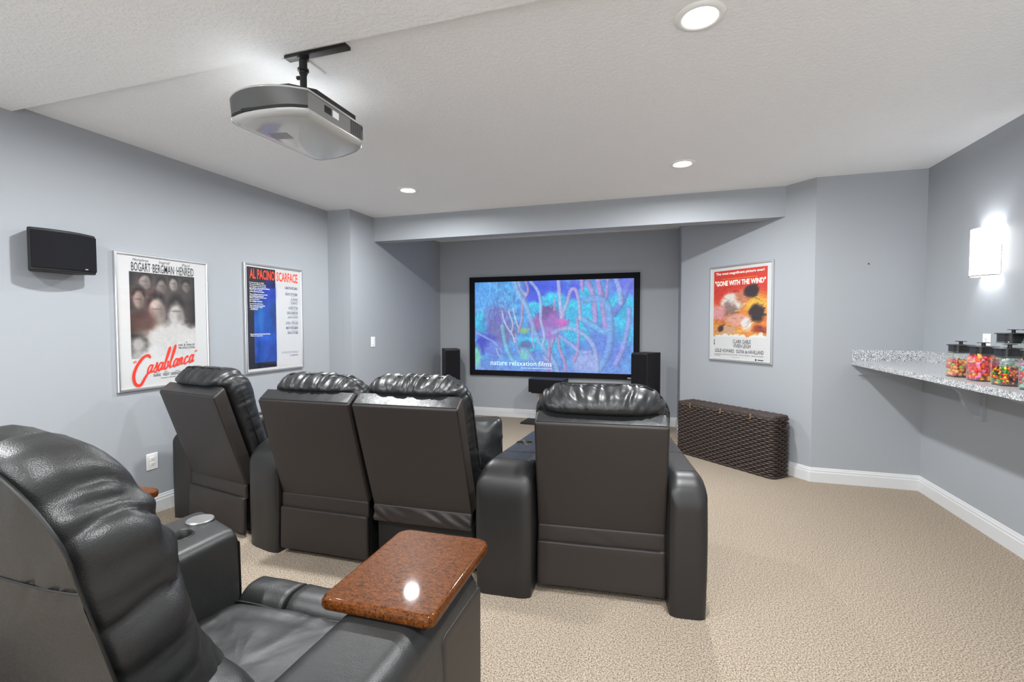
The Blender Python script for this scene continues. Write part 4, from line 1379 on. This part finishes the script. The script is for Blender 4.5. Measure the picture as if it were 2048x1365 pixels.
# ------------------------------------------------------------------ wall sconce
def sconce(label, ys_):
    t = thing('wall_sconce', label, 'wall lamp', (XR, ys_, 1.765))
    n = 28
    V, F = [], []
    for rr_, zz in ((1.0, 0.0), (1.0, 0.315), (0.94, 0.315), (0.94, 0.0)):
        for k_ in range(n + 1):
            a = math.pi * k_ / n
            V.append((-0.012 - 0.098 * rr_ * math.sin(a), -0.108 * rr_ * math.cos(a), zz))
    m_ = n + 1
    for r_i in range(4):
        for k_ in range(n):
            a, b = r_i * m_ + k_, ((r_i + 1) % 4) * m_ + k_
            F.append((a, a + 1, b + 1, b))
    obj('glass_shade', V, F, SHADE, t, True, 50)
    MB().box((-0.012, -0.06, 0.06), (-0.0005, 0.06, 0.25)).build('back_plate', STEEL, t)
    MB().box((-0.012, -0.108, 0.0), (-0.006, -0.098, 0.20)).build('side_clip', STEEL, t)
    MB().box((-0.012, 0.098, 0.0), (-0.006, 0.108, 0.03)).build('side_clip', STEEL, t)
    mb = MB()
    mb.tube([(-0.012 - 0.102 * math.sin(math.pi * k_ / 24), -0.110 * math.cos(math.pi * k_ / 24), -0.004) for k_ in range(25)], 0.004, 6)
    mb.build('lower_rim', STEEL, t, True)
    MB().box((-0.112, -0.006, -0.006), (-0.0005, 0.006, 0.0)).build('support_bar', STEEL, t)
    ld = bpy.data.lights.new('sconce_glow', 'POINT')
    ld.energy = SCONCE_W
    ld.shadow_soft_size = 0.03
    ld.color = (0.96, 0.985, 1.0)
    lo = bpy.data.objects.new('sconce_glow', ld)
    COL.objects.link(lo); lo.parent = t; lo.location = (-0.072, 0, 0.16)
sconce('lit white half-round glass sconce on the right wall above the jars', 4.05)
sconce('added unseen lit white half-round glass sconce further along the right wall, nearer the camera', 1.45)  # out-of-view sconce added to brighten the right side of the ceiling

# ------------------------------------------------------------------ counter with brackets
CZ = 1.111
t = thing('bar_counter', 'speckled grey counter shelf along the right wall', 'counter', (XR, Yr, 0))
cx0 = 1.625 - XR
MB().box((cx0, 0.3 - Yr, CZ - 0.038), (-0.0008, -0.0008, CZ)).build('counter_top', GRANITE, t)
MB().box((cx0, -0.020, CZ), (-0.020, -0.0008, CZ + 0.095)).build('backsplash', GRANITE, t)
MB().box((-0.020, 0.3 - Yr, CZ), (-0.0008, -0.0008, CZ + 0.095)).build('backsplash', GRANITE, t)
MB().box((1.675 - XR, -0.019, 0.985), (-0.02, -0.0008, CZ - 0.0385)).build('ledger_strip', WOOD_PAINT, t)
def corbel(yc):
    prof = catmull([(-0.310, 1.072), (-0.300, 1.045), (-0.270, 1.012), (-0.215, 0.990), (-0.165, 0.978), (-0.130, 0.945), (-0.112, 0.890), (-0.090, 0.840), (-0.050, 0.805), (-0.022, 0.795)], 4)
    poly = [(p_[0], p_[1]) for p_ in prof] + [(-0.022, 1.0725), (-0.31, 1.0725)]
    n_ = len(poly)
    v_ = [(a, yc - Yr - 0.019, b) for a, b in poly] + [(a, yc - Yr + 0.019, b) for a, b in poly]
    f_ = [tuple(range(n_)), tuple(reversed(range(n_, 2 * n_)))] + [(i, n_ + i, n_ + (i + 1) % n_, (i + 1) % n_) for i in range(n_)]
    o = obj('bracket', v_, f_, WOOD_PAINT, t)
    MB().box((-0.022, yc - Yr - 0.042, 0.765), (-0.0008, yc - Yr + 0.042, 1.0725)).build('mounting_plate', WOOD_PAINT, o)
for yc in (4.10, 3.34, 2.58, 1.82):
    corbel(yc)

# ------------------------------------------------------------------ candy jars
def jar(label, x, y, h, zb, zl, group, knob=True):
    t = thing('candy_jar', label, 'jar', (x, y, CZ), 0, group)
    # body: rounded square with shoulder
    out = roundrect(2 * h, 2 * h, (h * .32,) * 4, 6)
    P_, _ = resample(out, 56)
    V, F = [], []
    prof = [(0.86, 0.002), (0.95, 0.004), (1, 0.014), (1, zb * .80), (0.97, zb * .88), (0.88, zb * .94), (0.84, zb)]
    n_ = len(P_)
    for k_, zz in prof:
        for q_ in P_: V.append((q_[0] * k_, q_[1] * k_, zz))
    for a in range(len(prof) - 1):
        for i in range(n_):
            j = (i + 1) % n_
            F.append((a * n_ + i, a * n_ + j, (a + 1) * n_ + j, (a + 1) * n_ + i))
    F.append(tuple(reversed(range(n_))))
    obj('jar_body', V, F, JAR, t, True, 60)
    mb = MB()
    out = roundrect(1, 1, (.2,) * 4, 6)
    V, F = [], []
    lp = [(1.70, zb - .012), (1.70, zl - .004), (1.98, zl - .004), (1.98, zl), (1.60, zl + .003)]
    P2_, _ = resample(out, 48)
    n_ = len(P2_)
    for k_, zz in lp:
        for q_ in P2_: V.append((q_[0] * k_ * h, q_[1] * k_ * h, zz))
    for a in range(len(lp) - 1):
        for i in range(n_):
            j = (i + 1) % n_
            F.append((a * n_ + i, a * n_ + j, (a + 1) * n_ + j, (a + 1) * n_ + i))
    F.append(tuple(reversed(range(n_)))); F.append(tuple(range((len(lp) - 1) * n_, len(lp) * n_)))
    l = obj('lid', V, F, LID, t, True, 40)
    MB().lathe([(0.009, zl + .002), (0.009, zl + .019), (0.028, zl + .020), (0.029, zl + .0225), (0.02, zl + .024)], 24).build('knob', LID, l, True, 40)
    MB().rbox((0, 0, 0.003), (h * .93, h * .93, 0.0028), (h * .28, h * .28, .002), (3, 3, 1)).build('base_pad', LID, t, True, 40)
    return t
JX = 1.762
ys = [3.585, 3.372, 3.160, 2.950]
g_ = 'candy jars along the counter front'
jl = ['clear jar of red green gummies, farthest of the front jars, at left', 'clear jar of red pink yellow chews, second front jar from the corner', 'clear jar of small rainbow round sweets, third front jar from the corner', 'clear jar of pink and mint sugared gummies, nearest front jar, at right']
HJ = 0.056
for y_, l_ in zip(ys, jl):
    jar(l_, JX, y_, HJ, 0.158, 0.196, g_)
jar('taller clear jar with black lid, behind the front jars by the outlet', 2.00, 3.56, 0.068, 0.222, 0.268, 'candy jars at the counter back')
jar('taller clear jar of wrapped candies, in the back row at frame edge', 2.03, 3.395, 0.064, 0.245, 0.292, 'candy jars at the counter back')

def ball(r, sq=(1, 1, 1), sub=2, name='candy'):
    bm = bmesh.new()
    bmesh.ops.create_icosphere(bm, subdivisions=sub, radius=r)
    for v_ in bm.verts: v_.co = Vector((v_.co.x * sq[0], v_.co.y * sq[1], v_.co.z * sq[2]))
    me = bpy.data.meshes.new(name)
    bm.to_mesh(me); bm.free()
    me.polygons.foreach_set('use_smooth', [True] * len(me.polygons))
    return me
def brick_mesh(hx, hy, hz, name='candy'):
    V, F = rbox((hx, hy, hz), min(hx, hy, hz) * .5, (1, 1, 1))
    me = bpy.data.meshes.new(name)
    me.from_pydata([tuple(p_) for p_ in V], [], F)
    me.polygons.foreach_set('use_smooth', [True] * len(me.polygons))
    return me
def candy_set(meshfn, cols, rough=.4):
    out = []
    for nm, c in cols:
        me = meshfn()
        me.materials.append(mat('candy_' + nm, c, rough, bump=(700, .15, .0006)))
        out.append((nm, me))
    return out
rnd = random.Random(3)
def fill(jx, jy, h, ztop, step, kinds, name, what, group, weights=None, tumble=True, jit=.25, lift=0.007, clusters=False):
    """lays sweets in layers against the jar walls and on top (the unseen middle stays empty)"""
    r = step / 2
    inner = h * 0.94 - r
    nx = max(2, int(2 * inner / step) + 1)
    nzl = max(1, int((ztop - lift) / (step * .80)))
    cnt = 0
    for k_ in range(nzl):
        for i in range(nx):
            for j in range(nx):
                shell = i <= 1 or j <= 1 or k_ >= nzl - 1
                if not shell: continue
                if i == 1 and j >= nx - 2 and k_ < nzl - 1 or j == 1 and i >= nx - 1 and k_ < nzl - 1: continue
                if i > 1 and j > 1 and rnd.random() < .4: continue
                off = (.25 if k_ % 2 else -.25) * step
                x_ = -inner + 2 * inner * i / (nx - 1) + off * (.6 if i in (0, nx - 1) else 1) + rnd.uniform(-jit, jit) * step
                y_ = -inner + 2 * inner * j / (nx - 1) - off * .5 + rnd.uniform(-jit, jit) * step
                # stay inside the rounded corner
                cr_ = h * .30
                ex, ey = abs(x_) - (inner - cr_ * .6), abs(y_) - (inner - cr_ * .6)
                if ex > 0 and ey > 0:
                    l_ = math.hypot(ex, ey)
                    if l_ > cr_ * .6:
                        s_ = cr_ * .6 / l_
                        x_ = math.copysign(inner - cr_ * .6 + ex * s_, x_); y_ = math.copysign(inner - cr_ * .6 + ey * s_, y_)
                x_ = max(-inner, min(inner, x_)); y_ = max(-inner, min(inner, y_))
                z_ = lift + r + k_ * step * .80 + rnd.uniform(-.15, .3) * step * (1 if k_ else .2)
                nm, me = rnd.choices(kinds, weights)[0]
                o = bpy.data.objects.new(name, me)
                COL.objects.link(o)
                o.location = (jx + x_, jy + y_, CZ + z_)
                if tumble: o.rotation_euler = (rnd.uniform(-1.5, 1.5), rnd.uniform(-1.5, 1.5), rnd.uniform(0, 6.28))
                o['label'] = nm.replace('_', ' ') + ' ' + what
                o['category'] = 'candy'
                o['group'] = group
                cnt += 1
    return cnt
gum = candy_set(lambda: ball(.0138, (1, 1, .8)), [('green', rgb(150, 190, 90)), ('orange', rgb(222, 130, 60)), ('red', rgb(190, 66, 60)), ('peach', rgb(226, 160, 96))], .6)
N1 = fill(JX, ys[0], HJ, 0.118, .0235, gum, 'gummy_candy', 'sugared gummy in the farthest front jar', 'gummies in the farthest front jar')
chew = candy_set(lambda: brick_mesh(.015, .0085, .0075), [('red', rgb(226, 44, 44)), ('pink', rgb(232, 120, 158)), ('yellow', rgb(240, 176, 40)), ('orange_red', rgb(240, 76, 30))], .3)
N2 = fill(JX, ys[1], HJ, 0.150, .0215, chew, 'chewy_candy', 'wrapped chew in the second front jar', 'chews in the second front jar', (4, 3, 2, 3))
sk = candy_set(lambda: ball(.0076, (1, 1, .82), 1), [('yellow', rgb(242, 206, 20)), ('green', rgb(40, 150, 30)), ('orange', rgb(244, 112, 14)), ('red', rgb(176, 16, 40)), ('purple', rgb(70, 26, 50))], .25)
N3 = fill(JX, ys[2], HJ, 0.106, .0138, sk, 'round_candy', 'round sweet in the rainbow jar', 'round sweets in the rainbow jar', (3, 3, 4, 2, 3))
sp = candy_set(lambda: ball(.0118, (1.1, .9, .85)), [('pink', rgb(226, 120, 136)), ('mint', rgb(138, 190, 164)), ('rose', rgb(206, 84, 104))], .65)
N4 = fill(JX, ys[3], HJ, 0.132, .0195, sp, 'gummy_candy', 'sugared gummy in the nearest front jar', 'gummies in the nearest front jar', (4, 3, 2))
wr = candy_set(lambda: brick_mesh(.017, .010, .009), [('white', rgb(226, 226, 232)), ('brown', rgb(96, 56, 40)), ('navy', rgb(40, 46, 96))], .25)
N5 = fill(2.03, 3.395, .064, 0.185, .030, wr, 'wrapped_candy', 'foil wrapped candy in the tall back jar', 'wrapped candies in the tall back jar', (4, 2, 2))
wr2 = candy_set(lambda: ball(.014, (1, 1, .8)), [('pale', rgb(214, 220, 214)), ('grey', rgb(176, 184, 182))], .4)
N6 = fill(2.00, 3.56, .068, 0.150, .027, wr2, 'mint_candy', 'mint in the back jar by the outlet', 'mints in the back jar')
print('CANDY', N1, N2, N3, N4, N5, N6)

# ------------------------------------------------------------------ wicker trunk
BQ = [(0.205, 5.565), (1.006, 4.830), (1.158, 4.972), (0.372, 5.742)]
bt = thing('wicker_trunk', 'long dark brown woven wicker trunk under the red poster', 'basket', (0.68, 5.28, 0))
def rounded_poly(P_, r):
    out = []
    n_ = len(P_)
    for i in range(n_):
        p_ = Vector(P_[i]); a = (Vector(P_[i - 1]) - p_).normalized(); b = (Vector(P_[(i + 1) % n_]) - p_).normalized()
        for k_ in range(6):
            t_ = k_ / 5
            q0, q2 = p_ + a * r, p_ + b * r
            out.append(tuple((1 - t_) ** 2 * q0 + 2 * t_ * (1 - t_) * p_ + t_ ** 2 * q2))
    return out
ctr = np.array((0.68, 5.28))
per = np.array(rounded_poly(BQ, 0.035)) - ctr
MB().prism([tuple(p_ * 0.975) for p_ in per], 0.012, 0.545).build('core', WICKER_IN, bt)
NS = 330
R_, Lp = resample(per, NS)
Tn = np.roll(R_, -1, 0) - np.roll(R_, 1, 0); Tn /= np.linalg.norm(Tn, axis=1)[:, None]
Nn = np.stack([Tn[:, 1], -Tn[:, 0]], 1)
ROWS = 27
nst = int(round(Lp / 0.040 / 2)) * 2
mb = MB()
for r_i in range(ROWS):
    z_ = 0.018 + (0.527 / (ROWS - 1)) * r_i
    ph = math.pi * (r_i % 2)
    sag = 0.003
    pts = []
    for i in range(NS):
        o_ = 0.0075 * math.cos(math.pi * nst * i / NS + ph)
        g = R_[i] + Nn[i] * (0.004 + o_)
        pts.append((g[0], g[1], z_ + sag * nz(i * .05, r_i * 1.7)))
    mb.tube(pts, 0.0085, 6, True, 1.2)
wv = mb.build('woven_side', WICKER, bt, True, 80)
tag(wv, kind='stuff')
for i in range(0, nst):
    pass
# lid: woven strands along the length, bound rim
lid = MB().prism([tuple(p_ * 1.0) for p_ in per], 0.556, 0.572).build('lid', WICKER_IN, bt)
mb = MB()
A0, A1, B1, B0 = [np.array(p_) - ctr for p_ in BQ]
for r_i in range(15):
    s_ = (r_i + .5) / 15
    a, b = A0 + (B0 - A0) * s_, A1 + (B1 - A1) * s_
    pts = []
    for i in range(60):
        g = a + (b - a) * (.012 + .976 * i / 59)
        pts.append((g[0], g[1], 0.574 + .004 * math.cos(i * math.pi * .5 + math.pi * r_i)))
    mb.tube(pts, 0.0072, 6)
tag(mb.build('lid_weave', WICKER, lid, True, 80), kind='stuff')
mb = MB()
for dz, rr_ in ((0.558, .009), (0.571, .008)):
    mb.tube([(p_[0] * 1.006, p_[1] * 1.006, dz + .0015 * math.sin(i * .9)) for i, p_ in enumerate(resample(per, 220)[0])], rr_, 6, True)
mb.build('rim', WICKER, lid, True, 80)
mb = MB().tube([(p_[0] * 1.004, p_[1] * 1.004, 0.010) for p_ in resample(per, 200)[0]], 0.010, 6, True)
mb.build('base_rim', WICKER, bt, True, 80)
fd = (A1 - A0) / np.linalg.norm(A1 - A0); fn = np.array((fd[1], -fd[0]))
for s_ in (0.16, 0.50, 0.80):
    g = A0 + (A1 - A0) * s_ + fn * .018
    pts = [(g[0] + fd[0] * .007 * math.cos(a), g[1] + fd[1] * .007 * math.cos(a), 0.553 + .024 * math.sin(a)) for a in np.linspace(0, 2 * math.pi, 14)[:-1]]
    MB().tube(pts, 0.0028, 6, True).build('tie_loop', TIE, bt, True)
ed = (B1 - A1) / np.linalg.norm(B1 - A1); en = np.array((ed[1], -ed[0]))
g = A1 + (B1 - A1) * .55
pts = [(g[0] + ed[0] * .055 * math.cos(a) + en[0] * (.012 + .02 * math.sin(a)), g[1] + ed[1] * .055 * math.cos(a) + en[1] * (.012 + .02 * math.sin(a)), 0.50 - .055 * math.sin(a) * .6) for a in np.linspace(0, math.pi, 14)]
MB().tube(pts, 0.008, 8).build('handle', WICKER, bt, True)

# ------------------------------------------------------------------ ceiling projector
PZ = 2.41
rear = [(-1.983, 1.822), (-1.952, 1.793), (-1.90, 1.776), (-1.8426, 1.766), (-1.76, 1.764), (-1.671, 1.771), (-1.60, 1.787), (-1.537, 1.819)]
front = [(-1.537, 2.233), (-1.575, 2.285), (-1.632, 2.325), (-1.70, 2.353), (-1.766, 2.373), (-1.85, 2.386), (-1.920, 2.386), (-1.950, 2.362)]
pc = np.array((-1.76, 2.07))
pt = thing('ceiling_projector', 'grey home cinema projector hanging from the ceiling', 'projector', (pc[0], pc[1], PZ))
full = [tuple(np.array(p_) - pc) for p_ in rear + front]
def sc(P_, k_, dz): return [(p_[0] * k_, p_[1] * k_, dz) for p_ in P_]
# underside pan: glossy shallow bowl
V, F = [], []
prof = [(1.0, 0.012), (0.995, 0.004), (0.96, -0.006), (0.85, -0.013), (0.6, -0.018), (0.3, -0.020)]
n_ = len(full)
fine, _ = resample(full, 96)
n_ = 96
for k_, z_ in prof: V += [(p_[0] * k_, p_[1] * k_, z_) for p_ in fine]
for a in range(len(prof) - 1):
    for i in range(n_):
        j = (i + 1) % n_
        F.append((a * n_ + i, (a + 1) * n_ + i, (a + 1) * n_ + j, a * n_ + j))
V.append((0, 0, -0.0205))
for i in range(n_): F.append(((len(prof) - 1) * n_ + i, len(V) - 1, (len(prof) - 1) * n_ + (i + 1) % n_))
F.append(tuple(range(n_)))
pan = obj('underside_pan', V, F, PJ_LIGHT, pt, True, 45)
MB().prism([(p_[0] * .985, p_[1] * .985) for p_ in full], 0.0122, 0.094).build('body', PJ_SIDE, pt, False)
# dark curved rear cover
def bulge(x_): return 0.042 * max(0, math.cos((x_ + 0.0) / 0.225 * math.pi / 2))
rv = [tuple((np.array(p_) - pc)) for p_ in rear]
RV, _ = resample(catmull(rv, 6), 40, False)
V = []
for k_, z_ in ((1.004, 0.026), (1.006, 0.05), (1.004, 0.092), (0.97, 0.092)):
    V += [(p_[0] * k_, p_[1] * k_ - bulge(p_[0]) * (z_ - .026) / .066, z_) for p_ in RV]
F = [(a * 40 + i, a * 40 + i + 1, (a + 1) * 40 + i + 1, (a + 1) * 40 + i) for a in range(3) for i in range(39)]
rc = obj('rear_cover', V, F, PJ_DARK, pt, True, 50)
V = []
for k_, z_ in ((1.0035, 0.013), (1.0035, 0.026)):
    V += [(p_[0] * k_, p_[1] * k_, z_) for p_ in RV]
obj('rear_vent', V, [(i, i + 1, 41 + i, 40 + i) for i in range(39)], DARK, pt, True)
MB().rbox((-0.075, -0.3045, 0.022), (0.03, 0.004, 0.008), .003, (2, 1, 2)).build('release_tab', DARK, pt, True)
# upper silver rim
V = []
for k_, z_ in ((1.0, 0.092), (1.006, 0.096), (1.0, 0.101), (0.94, 0.104)):
    V += [(p_[0] * k_, p_[1] * k_ - (bulge(p_[0]) if p_[1] < -.2 else 0), z_) for p_ in fine]
F = [(a * 96 + i, a * 96 + (i + 1) % 96, (a + 1) * 96 + (i + 1) % 96, (a + 1) * 96 + i) for a in range(3) for i in range(96)]
F.append(tuple(range(3 * 96, 4 * 96)))
obj('top_rim', V, F, PJ_LIGHT, pt, True, 50)
# right-hand side: vents and stickers
sx = -1.537 - pc[0]
for i in range(13):
    y_ = 0.065 + i * 0.0085
    MB().box((sx - .004, y_, 0.020), (sx - .0033 + .0012, y_ + .0030, 0.090)).build('vent_rib', DARK, pt)
MB().box((sx - .004, -0.135, 0.045), (sx - .0025 + .0005, -0.085, 0.078)).build('rating_label', DARK, pt)
MB().box((sx - .004, -0.075, 0.045), (sx - .0025 + .0005, -0.030, 0.078)).build('barcode_label', INK_WHITE, pt)
# grey plate standing in for a label-like reflection in the glossy pan
MB().prism([(-0.11, -0.14), (-0.02, -0.12), (-0.04, -0.05), (-0.13, -0.07)], -0.0215, -0.0170).build('underside_reflection', PJ_SIDE, pt)
# dark mounting cover on top
MB().prism([(0.0, -0.27), (0.12, -0.255), (0.205, -0.17), (0.205, 0.13), (0.02, 0.16), (-0.08, 0.10)], 0.104, 0.136).build('top_bracket', BLACK_METAL, pt)
MB().tube([(-0.225 + .03, -0.20, 0.10), (-0.25, -0.215, 0.118), (-0.262, -0.20, 0.13), (-0.24, -0.16, 0.128)], 0.003, 6).build('cable_loop', WHITE_PLASTIC, pt, True)

pm = thing('projector_mount', 'black pipe and ceiling rail carrying the projector', 'mount', (-1.648, 1.922, 0))
MB().lathe([(0.016, 2.5375), (0.016, 2.64), (0.019, 2.64), (0.019, 2.722)], 20).build('pipe', BLACK_METAL, pm, True, 40)
MB().lathe([(0.017, 2.652), (0.026, 2.654), (0.026, 2.664), (0.017, 2.666)], 20).build('collar', BLACK_METAL, pm, True, 40)
MB().lathe([(0.017, 2.706), (0.027, 2.708), (0.027, 2.723), (0.017, 2.723)], 20).build('collar', BLACK_METAL, pm, True, 40)
MB().lathe([(0.006, 0), (0.009, 0.004), (0.009, 0.016), (0.003, 0.02)], 12, (0, 0, 0)).build('set_screw', BLACK_METAL, pm, True, 40)
pm.children[-1].location = (-0.016, -0.004, 2.625); pm.children[-1].rotation_euler = (0, -math.pi / 2, 0)
MB().rbox((0.075, 0.006, 2.7315), (0.175, 0.021, 0.0083), .003, (3, 2, 2)).build('ceiling_rail', BLACK_METAL, pm, True, 40)
rl = pm.children[-1]
MB().box((0.085, -0.010, 2.7224), (0.108, 0.014, 2.7236)).build('sticker', YELLOW, rl)
MB().box((0.175, -0.006, 2.7224), (0.195, 0.010, 2.7236)).build('sticker', STEEL, rl)
MB().rbox((-0.075, 0.095, 2.7355), (0.06, 0.09, 0.004), .003, (3, 3, 1)).build('junction_cover', WHITE_PLASTIC, pm, True, 40)
